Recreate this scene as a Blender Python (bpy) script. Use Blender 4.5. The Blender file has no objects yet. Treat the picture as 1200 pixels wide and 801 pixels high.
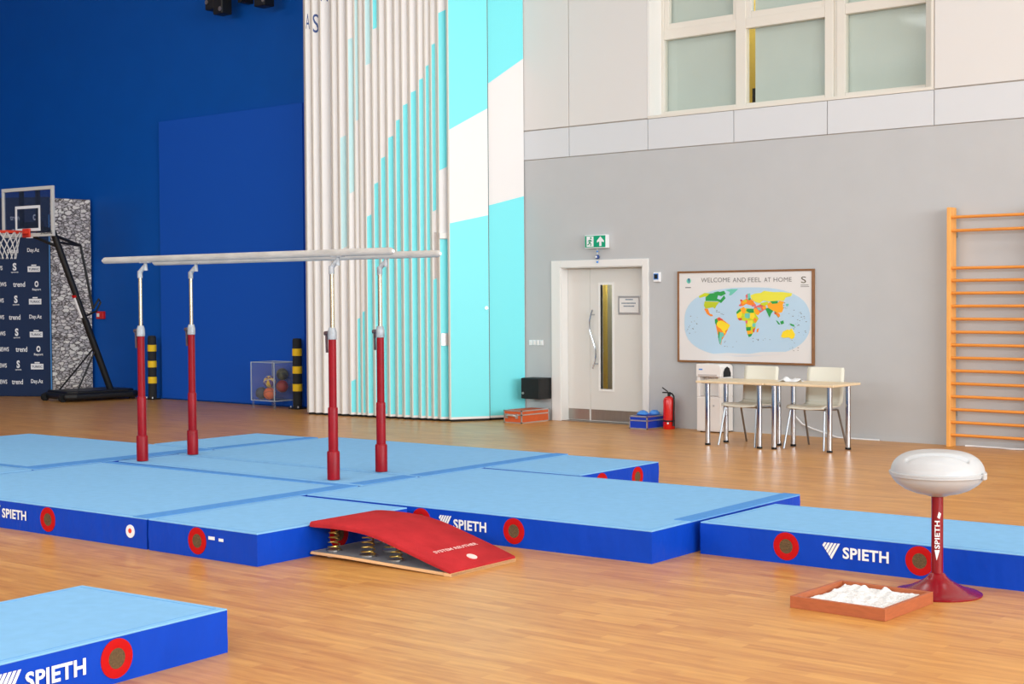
import bpy, bmesh, math, random
from mathutils import Vector, Matrix
random.seed(7)
R_ = math.radians
scene = bpy.context.scene
C = scene.collection

# ------------------------------------------------------------------ camera
FPX, YAW, PITCH, ROLL, EYE = 1717.83, .705087, .0295139, -.0063386, 1.6
fw = Vector((-math.sin(YAW)*math.cos(PITCH), math.cos(YAW)*math.cos(PITCH), -math.sin(PITCH)))
rt = Vector((math.cos(YAW), math.sin(YAW), 0)); up = rt.cross(fw)
RT = rt*math.cos(ROLL)+up*math.sin(ROLL); UP = -rt*math.sin(ROLL)+up*math.cos(ROLL)
EYEV = Vector((0, 0, EYE))
cam = bpy.data.cameras.new('camera'); camo = bpy.data.objects.new('camera', cam); C.objects.link(camo)
camo.matrix_world = Matrix(((RT.x, UP.x, -fw.x, 0), (RT.y, UP.y, -fw.y, 0), (RT.z, UP.z, -fw.z, EYE), (0, 0, 0, 1)))
cam.sensor_width = 36; cam.lens = FPX/1200*36; cam.clip_end = 200
scene.camera = camo

# ------------------------------------------------------------------ world, lights, exposure
w = bpy.data.worlds.new('world'); scene.world = w; w.use_nodes = True
w.node_tree.nodes['Background'].inputs[0].default_value = (.85, .92, 1, 1)
w.node_tree.nodes['Background'].inputs[1].default_value = 1.0
def area(name, loc, rot, sx, sy, energy, col):
    l = bpy.data.lights.new(name, 'AREA'); l.shape = 'RECTANGLE'; l.size = sx; l.size_y = sy; l.energy = energy; l.color = col
    o = bpy.data.objects.new(name, l); C.objects.link(o); o.location = loc; o.rotation_euler = rot
# daylight through the tall windows of the long side of the hall (x = 14)
area('window_daylight', (13.7, 3.0, 4.3), (0, R_(90), 0), 5.4, 21, 4700, (.88, .955, 1))
# unseen frontal light, added high behind the viewer to brighten partition and back wall
area('frontal_fill', (-7.0, -7.7, 5.6), (R_(90), 0, 0), 26, 2.6, 1700, (.88, .955, 1))
# rows of unseen area lights added as fill over the gymnastics half
for lx in (-13, -8, -3):
    for ly in (1, 6, 11):
        area('ceiling_fill', (lx, ly, 7.4), (0, 0, 0), 1.6, 1.6, 55, (.96, .98, 1))
area('ceiling_fill', (-20, 8, 7.4), (0, 0, 0), 1.6, 1.6, 90, (.96, .98, 1))  # one more added fill light, over the far half
vs = scene.view_settings
vs.view_transform = 'Standard'; vs.look = 'None'; vs.gamma = 1; vs.exposure = -0.27; vs.use_curve_mapping = False

# ------------------------------------------------------------------ small geometry library
def ray(px, py): return fw + RT*((px-600)/FPX) - UP*((py-400.5)/FPX)
def onY(px, py, Y):                       # point of a wall-parallel plane
    d = ray(px, py); return EYEV + d*(Y/d.y)
def onZ(px, py, z=0.0):
    d = ray(px, py); return EYEV + d*((z-EYE)/d.z)
def onP(px, py, q, n):
    d = ray(px, py); return EYEV + d*((Vector(q)-EYEV).dot(n)/d.dot(n))

class MB:
    def __init__(s): s.v = []; s.f = []; s.m = []
    def add(s, vs, fs, m=0):
        b = len(s.v); s.v += [tuple(x) for x in vs]
        for f in fs: s.f.append([b+i for i in f]); s.m.append(m)
        return s
    def box(s, x0, x1, y0, y1, z0, z1, m=0):
        return s.add([(x0,y0,z0),(x1,y0,z0),(x1,y1,z0),(x0,y1,z0),(x0,y0,z1),(x1,y0,z1),(x1,y1,z1),(x0,y1,z1)],
                     [(0,3,2,1),(4,5,6,7),(0,1,5,4),(1,2,6,5),(2,3,7,6),(3,0,4,7)], m)
    def slab(s, o, a, b, c, m=0):          # parallelepiped from corner o along a, b, c
        o, a, b, c = map(Vector, (o, a, b, c))
        return s.add([o, o+a, o+a+b, o+b, o+c, o+a+c, o+a+b+c, o+b+c],
                     [(0,3,2,1),(4,5,6,7),(0,1,5,4),(1,2,6,5),(2,3,7,6),(3,0,4,7)], m)
    def prism(s, pts, off, m=0):           # polygon pts (3D), extruded by off
        off = Vector(off); n = len(pts); P = [Vector(p) for p in pts]
        return s.add(P+[p+off for p in P], [tuple(range(n-1,-1,-1)), tuple(range(n, 2*n))]+[(i,(i+1)%n,n+(i+1)%n,n+i) for i in range(n)], m)
    def tube(s, pts, r, n=10, m=0, closed=False):
        pts = [Vector(p) for p in pts]; k = len(pts); rs = r if isinstance(r, (list, tuple)) else [r]*k
        vs = []; ref = None
        for i, p in enumerate(pts):
            if closed: t = pts[(i+1) % k]-pts[i-1]
            else: t = pts[min(i+1, k-1)]-pts[max(i-1, 0)]
            t.normalize()
            if ref is None: ref = t.orthogonal().normalized()
            a = (ref - t*ref.dot(t))
            if a.length < 1e-6: a = t.orthogonal()
            a.normalize(); ref = a; b = t.cross(a)
            for j in range(n):
                q = 2*math.pi*j/n; vs.append(p+(a*math.cos(q)+b*math.sin(q))*rs[i])
        fs = [(i*n+j, i*n+(j+1)%n, (i+1)*n+(j+1)%n, (i+1)*n+j) for i in range(k-1) for j in range(n)]
        if closed: fs += [((k-1)*n+j, (k-1)*n+(j+1)%n, (j+1)%n, j) for j in range(n)]
        else: fs += [tuple(range(n-1,-1,-1)), tuple(range((k-1)*n, k*n))]
        return s.add(vs, fs, m)
    def cyl(s, p0, p1, r0, r1=None, n=16, m=0): return s.tube([p0, p1], [r0, r0 if r1 is None else r1], n, m)
    def lathe(s, prof, n=32, c=(0,0,0), m=0, sx=1, sy=1):
        vs = []; k = len(prof)
        for r, z in prof:
            for j in range(n):
                q = 2*math.pi*j/n; vs.append((c[0]+r*sx*math.cos(q), c[1]+r*sy*math.sin(q), c[2]+z))
        fs = [(i*n+j, i*n+(j+1)%n, (i+1)*n+(j+1)%n, (i+1)*n+j) for i in range(k-1) for j in range(n)]
        fs += [tuple(range(n-1,-1,-1)), tuple(range((k-1)*n, k*n))]
        return s.add(vs, fs, m)
    def sphere(s, c, r, n=20, k=12, m=0):
        return s.lathe([(max(1e-4, r*math.sin(math.pi*i/k)), -r*math.cos(math.pi*i/k)) for i in range(k+1)], n, c, m)
    def torus(s, c, R, r, nrm=(0,0,1), n=24, k=8, m=0):
        nrm = Vector(nrm).normalized(); a = nrm.orthogonal().normalized(); b = nrm.cross(a); c = Vector(c)
        return s.tube([c+(a*math.cos(2*math.pi*i/n)+b*math.sin(2*math.pi*i/n))*R for i in range(n)], r, k, m, True)
    def ring(s, c, r0, r1, nrm, depth, n=28, m=0):   # flat washer, proud by depth along nrm
        nrm = Vector(nrm).normalized(); a = Vector((0,0,1)).cross(nrm)
        if a.length < .01: a = Vector((1,0,0))
        a.normalize(); b = nrm.cross(a); c = Vector(c); vs = []
        for rr, h in ((r0,0),(r1,0),(r1,depth*.6),((r0+r1)/2,depth),(r0,depth*.6)):
            for i in range(n):
                q = 2*math.pi*i/n; vs.append(c+(a*math.cos(q)+b*math.sin(q))*rr+nrm*h)
        fs = []
        for l in range(5):
            l2 = (l+1) % 5
            fs += [(l*n+i, l*n+(i+1)%n, l2*n+(i+1)%n, l2*n+i) for i in range(n)]
        return s.add(vs, fs, m)
    def disc(s, c, r, nrm, depth, n=28, m=0):
        nrm = Vector(nrm).normalized(); c = Vector(c); return s.tube([c, c+nrm*depth], r, n, m)
    def grid(s, fn, nu, nv, m=0):
        vs = [fn(i/nu, j/nv) for i in range(nu+1) for j in range(nv+1)]; q = nv+1
        return s.add(vs, [(i*q+j, (i+1)*q+j, (i+1)*q+j+1, i*q+j+1) for i in range(nu) for j in range(nv)], m)
    def build(s, name, mats, parent=None, smooth=False, bevel=0, world=True, seg=2, recalc=True, angle=35):
        off = Vector(parent.location) if (parent is not None and world) else Vector((0,0,0))
        if parent is not None and world and parent.parent is not None: off = off + Vector(parent.parent.location)
        me = bpy.data.meshes.new(name)
        me.from_pydata([tuple(Vector(v)-off) for v in s.v], [], s.f)
        if not isinstance(mats, (list, tuple)): mats = [mats]
        for mm in mats: me.materials.append(mm)
        if len(mats) > 1: me.polygons.foreach_set('material_index', s.m)
        if recalc:
            bm = bmesh.new(); bm.from_mesh(me); bmesh.ops.recalc_face_normals(bm, faces=bm.faces); bm.to_mesh(me); bm.free()
        if smooth: me.shade_smooth(); me.set_sharp_from_angle(angle=R_(angle))
        me.update()
        o = bpy.data.objects.new(name, me); C.objects.link(o)
        if parent is not None: o.parent = parent
        if bevel:
            b = o.modifiers.new('bevel', 'BEVEL'); b.width = bevel; b.segments = seg; b.limit_method = 'ANGLE'; b.angle_limit = R_(40)
        return o

def tag(o, label, cat, group=None, kind=None):
    o['label'] = label
    if cat: o['category'] = cat
    if group: o['group'] = group
    if kind: o['kind'] = kind
    return o
def thing(name, label, cat, loc=(0,0,0), rz=0, group=None):
    o = bpy.data.objects.new(name, None); C.objects.link(o); o.empty_display_size = .1
    o.location = loc; o.rotation_euler = (0, 0, rz)
    return tag(o, label, cat, group)
def structure(o, label=None):
    o['kind'] = 'structure'
    if label: o['label'] = label
    return o
_fonts = {}
def text_verts(s, bold=0.0, spacing=1.0):
    key = (s, bold, spacing)
    if key not in _fonts:
        cu = bpy.data.curves.new('t', 'FONT'); cu.body = s; cu.size = 1; cu.offset = bold; cu.space_character = spacing; cu.resolution_u = 3
        o = bpy.data.objects.new('t', cu); C.objects.link(o)
        bpy.context.view_layer.update()
        me = bpy.data.meshes.new_from_object(o.evaluated_get(bpy.context.evaluated_depsgraph_get()))
        vs = [v.co.copy() for v in me.vertices]; fs = [tuple(p.vertices) for p in me.polygons]
        bpy.data.objects.remove(o); bpy.data.curves.remove(cu); bpy.data.meshes.remove(me)
        x0 = min(v.x for v in vs); x1 = max(v.x for v in vs); y0 = min(v.y for v in vs); y1 = max(v.y for v in vs)
        _fonts[key] = ([((v.x-x0)/(x1-x0), (v.y-y0)/(y1-y0)) for v in vs], fs)
    return _fonts[key]
def lettering(mb, s, o, r, u, width, height, lift=0.0, bold=0.0, spacing=1.0, m=0):
    """s printed with its lower left corner at o, running along r, standing along u"""
    o, r, u = Vector(o), Vector(r).normalized(), Vector(u).normalized(); n = r.cross(u)
    vs, fs = text_verts(s, bold, spacing)
    mb.add([o+r*(x*width)+u*(y*height)+n*lift for x, y in vs], fs, m)
    return mb

# ------------------------------------------------------------------ materials
def lin(c): return tuple(((x/255)/12.92 if x/255 <= .04045 else ((x/255+.055)/1.055)**2.4) for x in c)+(1,)
def mat(name, col, rough=.5, metal=0, spec=.5, var=0.0, vscale=8, bump=0.0, bscale=40, stretch=None, coat=0, trans=0, ior=1.45, emit=0, sheen=0):
    m = bpy.data.materials.new(name); m.use_nodes = True; nt = m.node_tree; p = nt.nodes['Principled BSDF']
    c = lin(col)
    p.inputs['Base Color'].default_value = c; p.inputs['Roughness'].default_value = rough; p.inputs['Metallic'].default_value = metal
    p.inputs['Specular IOR Level'].default_value = spec; p.inputs['Coat Weight'].default_value = coat; p.inputs['Coat Roughness'].default_value = .15
    p.inputs['Transmission Weight'].default_value = trans; p.inputs['IOR'].default_value = ior
    p.inputs['Sheen Weight'].default_value = sheen
    if emit: p.inputs['Emission Color'].default_value = c; p.inputs['Emission Strength'].default_value = emit
    if var or bump:
        tc = nt.nodes.new('ShaderNodeTexCoord'); mp = nt.nodes.new('ShaderNodeMapping')
        nt.links.new(tc.outputs['Object'], mp.inputs[0])
        if stretch: mp.inputs['Scale'].default_value = stretch
    if var:
        nz = nt.nodes.new('ShaderNodeTexNoise'); nz.inputs['Scale'].default_value = vscale; nz.inputs['Detail'].default_value = 4
        nt.links.new(mp.outputs[0], nz.inputs['Vector'])
        rp = nt.nodes.new('ShaderNodeValToRGB'); rp.color_ramp.elements[0].position = .3; rp.color_ramp.elements[1].position = .7
        rp.color_ramp.elements[0].color = tuple(x*(1-var) for x in c[:3])+(1,); rp.color_ramp.elements[1].color = tuple(min(1, x*(1+var)) for x in c[:3])+(1,)
        nt.links.new(nz.outputs[0], rp.inputs[0]); nt.links.new(rp.outputs[0], p.inputs['Base Color'])
    if bump:
        nb = nt.nodes.new('ShaderNodeTexNoise'); nb.inputs['Scale'].default_value = bscale; nb.inputs['Detail'].default_value = 3
        nt.links.new(mp.outputs[0], nb.inputs['Vector'])
        bp = nt.nodes.new('ShaderNodeBump'); bp.inputs['Strength'].default_value = bump; bp.inputs['Distance'].default_value = .02
        nt.links.new(nb.outputs[0], bp.inputs['Height']); nt.links.new(bp.outputs[0], p.inputs['Normal'])
    return m
M = {}
M['grey_wall'] = mat('grey_wall_paint', (188,190,191), .75, spec=.2, var=.015, vscale=3)
M['white_clad'] = mat('white_cladding', (211,214,217), .6, spec=.2)
M['beige_clad'] = mat('beige_cladding', (218,216,213), .6, spec=.3)
M['joint'] = mat('cladding_joint', (176,166,156), .8)
M['blue_wall'] = mat('blue_wall_paint', (4,84,176), .55, spec=.25, var=.03, vscale=2)
M['blue_board'] = mat('blue_board_paint', (20,86,192), .6, spec=.25)
M['ceiling'] = mat('ceiling_paint', (225,225,222), .9)
M['hall_wall'] = mat('hall_wall_paint', (205,203,198), .9)
M['white'] = mat('white_lacquer', (232,231,228), .4)
M['door'] = mat('door_laminate', (218,216,211), .45)
M['frame'] = mat('window_frame', (222,217,206), .45)
M['cyan'] = mat('cyan_print', (120,232,240), .4)
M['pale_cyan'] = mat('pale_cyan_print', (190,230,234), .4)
M['panel_white'] = mat('partition_white', (232,230,229), .4)
M['alu_beige'] = mat('partition_profile', (216,210,200), .45)
M['joint_dark'] = mat('panel_joint_seal', (40,92,98), .6)
M['black'] = mat('black_plastic', (20,21,22), .5)
M['rubber'] = mat('black_rubber', (22,22,22), .8)
M['dark'] = mat('dark_fabric', (32,34,36), .8)
M['yellow'] = mat('yellow_foam', (240,196,20), .6)
M['red_alarm'] = mat('red_plastic', (205,20,24), .4)
M['steel'] = mat('chrome', (196,200,206), .12, metal=1)
M['chair_leg'] = mat('chair_leg_steel', (150,152,156), .28, metal=.9)
M['brushed'] = mat('brushed_steel', (170,165,158), .35, metal=.9, var=.08, vscale=6, stretch=(30,1,1))
M['alu'] = mat('aluminium', (205,206,206), .35, metal=.8)
M['red_post'] = mat('red_painted_steel', (142,8,24), .35, spec=.25, var=.12, vscale=9)
M['rail'] = mat('chalky_rail', (184,181,176), .7, var=.14, vscale=5, stretch=(1,4,4), bump=.2, bscale=30)
M['chalk_metal'] = mat('chalky_metal', (166,170,174), .55, metal=.3, var=.18, vscale=30)
M['lever'] = mat('dark_steel_lever', (92,72,76), .5, metal=.5, var=.3, vscale=40)
M['rod'] = mat('brassy_chrome', (196,184,160), .22, metal=.9)
M['mat_top'] = mat('light_blue_carpet', (131,184,226), 1.0, spec=.03, var=.035, vscale=14, bump=.25, bscale=400)
M['mat_flap'] = mat('blue_velcro_flap', (88,146,210), .95, spec=.03, var=.04, vscale=20, bump=.2, bscale=300)
M['mat_edge'] = mat('mat_edge_binding', (104,162,214), .8, spec=.1)
M['vinyl'] = mat('royal_blue_vinyl', (8,64,180), .42, spec=.18, var=.05, vscale=5, bump=.6, bscale=7, stretch=(1,1,.5))
M['red_ring'] = mat('red_vent_ring', (184,16,18), .6, spec=.15)
M['mesh'] = mat('olive_vent_mesh', (98,76,48), .8, var=.2, vscale=90, bump=.5, bscale=200)
M['print_white'] = mat('white_print', (236,238,240), .5)
M['print_grey'] = mat('grey_print', (120,118,116), .6)
M['print_navy'] = mat('navy_print', (60,84,140), .6)
M['board_red'] = mat('red_board_carpet', (176,46,50), .9, spec=.05, var=.12, vscale=7, bump=.25, bscale=150)
M['plywood'] = mat('plywood', (226,178,128), .55, var=.08, vscale=10, stretch=(1,8,8))
M['grey_ply'] = mat('grey_plywood', (128,134,140), .6, var=.1, vscale=10)
M['brass'] = mat('brass_spring', (206,176,96), .3, metal=.9)
M['maroon'] = mat('maroon_enamel', (128,8,24), .25, spec=.4, coat=.2)
M['white_abs'] = mat('white_glossy_plastic', (184,186,188), .3, spec=.35)
M['tray_wood'] = mat('tray_wood', (170,92,54), .5, var=.1, vscale=8, stretch=(2,2,10))
M['chalk'] = mat('chalk_powder', (228,229,229), 1.0, spec=.05, bump=.6, bscale=120)
M['pine'] = mat('pine_wood', (236,168,88), .4, var=.08, vscale=5, stretch=(4,4,.8))
M['rung'] = mat('pine_rung', (226,146,62), .4, var=.08, vscale=6, stretch=(.6,6,6))
M['birch'] = mat('birch_laminate', (228,206,170), .4, var=.05, vscale=6, stretch=(1,8,8))
M['chair'] = mat('offwhite_chair_shell', (222,220,206), .4)
M['red_ext'] = mat('extinguisher_red', (222,24,20), .25, coat=.4)
M['orange_case'] = mat('orange_laminate', (206,92,44), .5, var=.08, vscale=12)
M['blue_case'] = mat('blue_laminate', (16,62,190), .45)
M['blue_bag'] = mat('blue_plastic_film', (70,140,222), .3)
M['green_sign'] = mat('green_sign', (0,158,118), .4)
M['cooler'] = mat('cooler_white', (236,232,228), .35)
M['cooler_grey'] = mat('cooler_grey', (198,190,186), .4)
M['paper'] = mat('poster_paper', (226,224,222), .5)
M['sea'] = mat('map_sea', (184,212,232), .5)
M['ice'] = mat('map_ice', (222,222,222), .5)
M['walnut'] = mat('walnut_frame', (136,94,58), .45, var=.1, vscale=12)
M['navy_cloth'] = mat('navy_backdrop', (8,38,76), .6, var=.04, vscale=3)
M['net'] = mat('white_net', (222,222,220), .8)
M['orange_rim'] = mat('orange_rim', (226,62,34), .45)
M['blind'] = mat('grey_green_blind', (196,203,197), .8, spec=.1, var=.02, vscale=3)
M['corridor'] = mat('yellow_corridor_wall', (206,178,84), .8)
M['spot_red'] = mat('sticker_red', (220,60,40), .5)
for nme, c in dict(lime=(200,212,40), green=(44,158,74), ygreen=(190,202,40), orange=(246,140,40), teal=(110,200,180), yellow_m=(248,218,44), amber=(252,170,36), pink=(226,110,110), red_m=(218,84,60), pyellow=(232,226,70)).items():
    M[nme] = mat('map_'+nme, c, .5)

def thin_glass(name, tint, refl=.06, opac=.0, col=(255,255,255)):
    m = bpy.data.materials.new(name); m.use_nodes = True; nt = m.node_tree; nt.nodes.clear()
    out = nt.nodes.new('ShaderNodeOutputMaterial'); tr = nt.nodes.new('ShaderNodeBsdfTransparent'); gl = nt.nodes.new('ShaderNodeBsdfGlossy')
    df = nt.nodes.new('ShaderNodeBsdfDiffuse'); m1 = nt.nodes.new('ShaderNodeMixShader'); m2 = nt.nodes.new('ShaderNodeMixShader')
    tr.inputs[0].default_value = lin(tint); gl.inputs['Roughness'].default_value = .05; df.inputs[0].default_value = lin(col)
    lw = nt.nodes.new('ShaderNodeLayerWeight'); lw.inputs[0].default_value = .5
    pw = nt.nodes.new('ShaderNodeMath'); pw.operation = 'POWER'; pw.inputs[1].default_value = 4; nt.links.new(lw.outputs['Facing'], pw.inputs[0])
    fr = nt.nodes.new('ShaderNodeMath'); fr.operation = 'MULTIPLY_ADD'; fr.inputs[1].default_value = .5; fr.inputs[2].default_value = refl*.5; nt.links.new(pw.outputs[0], fr.inputs[0])
    m1.inputs[0].default_value = opac
    nt.links.new(tr.outputs[0], m1.inputs[1]); nt.links.new(df.outputs[0], m1.inputs[2])
    nt.links.new(fr.outputs[0], m2.inputs[0]); nt.links.new(m1.outputs[0], m2.inputs[1]); nt.links.new(gl.outputs[0], m2.inputs[2])
    nt.links.new(m2.outputs[0], out.inputs[0]); return m
M['glass'] = thin_glass('window_glass', (252,254,253))
M['acrylic'] = thin_glass('clear_acrylic', (250,252,254), opac=.04, col=(225,228,232))
M['board_glass'] = thin_glass('backboard_glass', (205,212,224), opac=.05, col=(150,160,170))

def floor_material():
    m = bpy.data.materials.new('wood_strip_floor'); m.use_nodes = True; nt = m.node_tree; p = nt.nodes['Principled BSDF']; L = nt.links.new
    tc = nt.nodes.new('ShaderNodeTexCoord')
    mp = nt.nodes.new('ShaderNodeMapping'); mp.inputs['Rotation'].default_value = (0, 0, R_(-3)); L(tc.outputs['Object'], mp.inputs[0])
    br = nt.nodes.new('ShaderNodeTexBrick'); br.offset = .37; br.offset_frequency = 2; br.squash = 1
    br.inputs['Scale'].default_value = 1; br.inputs['Brick Width'].default_value = .46; br.inputs['Row Height'].default_value = .075
    br.inputs['Mortar Size'].default_value = 0.0; br.inputs['Bias'].default_value = 0
    br.inputs['Color1'].default_value = lin((178,116,58)); br.inputs['Color2'].default_value = lin((218,165,90)); br.inputs['Mortar'].default_value = lin((190,140,90))
    L(mp.outputs[0], br.inputs['Vector'])
    mp2 = nt.nodes.new('ShaderNodeMapping'); mp2.inputs['Scale'].default_value = (1.7, 15, 1); L(mp.outputs[0], mp2.inputs[0])
    nz = nt.nodes.new('ShaderNodeTexNoise'); nz.inputs['Scale'].default_value = 1.6; nz.inputs['Detail'].default_value = 5; nz.inputs['Roughness'].default_value = .6; L(mp2.outputs[0], nz.inputs['Vector'])
    rp = nt.nodes.new('ShaderNodeValToRGB'); rp.color_ramp.elements[0].position = .32; rp.color_ramp.elements[1].position = .66
    rp.color_ramp.elements[0].color = lin((174,110,54)); rp.color_ramp.elements[1].color = lin((216,160,86)); L(nz.outputs[0], rp.inputs[0])
    mx = nt.nodes.new('ShaderNodeMix'); mx.data_type = 'RGBA'; mx.inputs[0].default_value = .58
    L(br.outputs['Color'], mx.inputs[6]); L(rp.outputs[0], mx.inputs[7]); L(mx.outputs[2], p.inputs['Base Color'])
    nr = nt.nodes.new('ShaderNodeTexNoise'); nr.inputs['Scale'].default_value = .8; L(mp.outputs[0], nr.inputs['Vector'])
    mr = nt.nodes.new('ShaderNodeMapRange'); mr.inputs[3].default_value = .26; mr.inputs[4].default_value = .38; L(nr.outputs[0], mr.inputs[0]); L(mr.outputs[0], p.inputs['Roughness'])
    p.inputs['Specular IOR Level'].default_value = .24
    return m
M['floor'] = floor_material()
def stone_material():
    m = bpy.data.materials.new('stone_photo_print'); m.use_nodes = True; nt = m.node_tree; p = nt.nodes['Principled BSDF']; L = nt.links.new
    tc = nt.nodes.new('ShaderNodeTexCoord'); mp = nt.nodes.new('ShaderNodeMapping'); mp.inputs['Scale'].default_value = (1, 11, 20); L(tc.outputs['Object'], mp.inputs[0])
    nz = nt.nodes.new('ShaderNodeTexNoise'); nz.inputs['Scale'].default_value = 1.3; L(mp.outputs[0], nz.inputs['Vector'])
    add = nt.nodes.new('ShaderNodeMix'); add.data_type = 'RGBA'; add.blend_type = 'ADD'; add.inputs[0].default_value = .8; L(mp.outputs[0], add.inputs[6]); L(nz.outputs['Color'], add.inputs[7])
    vo = nt.nodes.new('ShaderNodeTexVoronoi'); vo.feature = 'DISTANCE_TO_EDGE'; vo.inputs['Scale'].default_value = 1; L(add.outputs[2], vo.inputs['Vector'])
    vc = nt.nodes.new('ShaderNodeTexVoronoi'); vc.inputs['Scale'].default_value = 1; L(add.outputs[2], vc.inputs['Vector'])
    sp = nt.nodes.new('ShaderNodeSeparateColor'); L(vc.outputs['Color'], sp.inputs[0])
    rc = nt.nodes.new('ShaderNodeValToRGB'); rc.color_ramp.elements[0].color = lin((172,168,166)); rc.color_ramp.elements[1].color = lin((240,236,226))
    e = rc.color_ramp.elements.new(.45); e.color = lin((212,206,204)); L(sp.outputs[0], rc.inputs[0])
    rp = nt.nodes.new('ShaderNodeValToRGB'); rp.color_ramp.elements[0].position = .02; rp.color_ramp.elements[1].position = .14
    rp.color_ramp.elements[0].color = lin((96,88,84)); rp.color_ramp.elements[1].color = (1,1,1,1); L(vo.outputs['Distance'], rp.inputs[0])
    mx = nt.nodes.new('ShaderNodeMix'); mx.data_type = 'RGBA'; mx.blend_type = 'MULTIPLY'; mx.inputs[0].default_value = 1; L(rc.outputs[0], mx.inputs[6]); L(rp.outputs[0], mx.inputs[7])
    L(mx.outputs[2], p.inputs['Base Color']); p.inputs['Roughness'].default_value = .6
    return m
M['stone'] = stone_material()

# ================================================================== the setting
WY = 15.0                                   # inner face of the grey back wall
structure(MB().box(-30, 14.5, -8, 16.5, -.2, 0).build('floor', M['floor']), 'glossy wood strip sports floor')
structure(MB().box(-30, 14.5, -8, 16.5, 8, 8.2).build('ceiling', M['ceiling']), 'white hall ceiling')
structure(MB().box(-30, 14.5, -8.2, -8, 0, 4.3).box(-30, 14.5, -8.2, -8, 6.9, 8).box(-30, -20, -8.2, -8, 4.3, 6.9).box(6, 14.5, -8.2, -8, 4.3, 6.9).build('wall_front', M['hall_wall']), 'plain hall wall behind the viewer')
structure(MB().box(-30.2, -30, -8, 16.5, 0, 8).build('wall_far', M['blue_wall']), 'blue end wall of the far half of the hall')
# window side of the hall: piers between tall openings
wr = MB().box(14.0, 14.3, -8, 15.5, 0, 1.4).box(14.0, 14.3, -8, 15.5, 7.2, 8)
wr.box(14.0, 14.3, -8, -7.6, 1.4, 7.2).box(14.0, 14.3, 13.6, 15.5, 1.4, 7.2)
for y in (-4.0, -.4, 3.2, 6.8, 10.4): wr.box(14.0, 14.3, y-.1, y+.1, 1.4, 7.2)
structure(wr.build('wall_right', M['hall_wall']), 'hall side wall with tall window openings')
# blue wall of the far half, with its padded board
bl = structure(MB().box(-30, -15.62, 14.55, 16.5, 0, 8).build('wall_left', M['blue_wall']), 'deep blue painted wall of the far half of the hall')
MB().box(-19.84, -16.36, 14.49, 14.549, .02, 4.50).build('board', M['blue_board'], bl, bevel=.006)
MB().box(-30, -15.62, 14.535, 14.55, 0, .07).build('skirting', M['blue_wall'], bl)
# grey wall: lower painted part with the door opening, upper cladding with the window opening
DX0, DX1, DZ = -12.07, -10.52, 2.09         # door trim, outer
OX0, OX1, OZ = -11.94, -10.60, 2.02         # door opening
WX0, WX1, WZ0 = -10.53, -6.79, 3.82         # window opening
wb = MB().box(-15.6, OX0, WY, WY+.5, 0, 3.425).box(OX1, 14.0, WY, WY+.5, 0, 3.425).box(OX0, OX1, WY, WY+.5, OZ, 3.425)
wb.box(-15.6, WX0+.004, WY+.012, WY+.5, 3.425, 8, 1).box(WX1-.004, 14.0, WY+.012, WY+.5, 3.425, 8, 1).box(WX0, WX1, WY+.012, WY+.5, 3.425, 3.822, 1).box(WX0, WX1, WY+.012, WY+.5, 6.2, 8, 1)
wallb = structure(wb.build('wall_back', [M['grey_wall'], M['joint']]), 'grey painted back wall under white and beige cladding')
g = .005
def clad(x0, x1, z0, z1, m): MB().box(x0+g, x1-g, WY-.006, WY+.012, z0+g, z1-g).build('cladding_panel', m, wallb, bevel=.002, seg=1)
bx = [-15.5, -14.2, -13.0, -11.77, -10.53, -9.29, -8.06, -6.785, -5.5, -4.2, -2.9, -1.6, -.3, 1, 2.3, 3.6, 4.9, 6.2, 8.2, 10.2, 12.2, 14.0]
for a, b in zip(bx, bx[1:]): clad(a, b, 3.43, 3.815, M['white_clad'])
for a, b in zip(bx, bx[1:]):
    if b <= WX0+.01 or a >= WX1-.01: clad(a, b, 3.82, 6.2, M['beige_clad'])
for a, b in zip(bx, bx[1:]): clad(a, b, 6.2, 8, M['beige_clad'])
for a, b in ((-15.6, DX0), (DX1, 6.0)):
    pass
structure(MB().box(DX1+.02, 14.0, WY-.008, WY, 0, .05).build('baseboard_back', M['grey_wall']), 'low grey skirting of the back wall')

# ---- window_1
FY = 15.25
win = structure(thing('window_1', 'wide cream framed window with grey blinds, high in the back wall', None, ((WX0+WX1)/2, WY, WZ0)))
MB().box(WX0, WX0+.03, WY-.008, FY, WZ0+.03, 6.2).build('jamb', M['white'], win)
MB().box(WX1-.03, WX1, WY-.008, FY, WZ0+.03, 6.2).build('jamb', M['frame'], win)
MB().box(WX0, WX1, WY-.008, FY+.08, WZ0-.004, WZ0+.03).build('sill', M['frame'], win)
fy0, fy1 = FY, FY+.09
cols = [(-10.46, -9.42), (-9.28, -8.23), (-7.97, -7.00)]
fr = MB()
fr.box(WX0, -10.46, fy0, fy1, WZ0+.03, 6.2).box(-9.42, -9.28, fy0, fy1, WZ0+.03, 6.2).box(-8.23, -8.12, fy0, fy1, WZ0+.03, 6.2).box(-8.08, -7.97, fy0, fy1, WZ0+.03, 6.2).box(-7.0, WX1, fy0, fy1, WZ0+.03, 6.2)
fr.box(-8.12, -8.08, fy0+.02, fy1, WZ0+.03, 6.2)
for a, b in cols: fr.box(a, b, fy0, fy1, WZ0+.03, 3.92).box(a, b, fy0, fy1, 4.81, 4.93).box(a, b, fy0, fy1, 6.08, 6.2)
fr.build('window_frame', M['frame'], win, bevel=.006)
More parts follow.
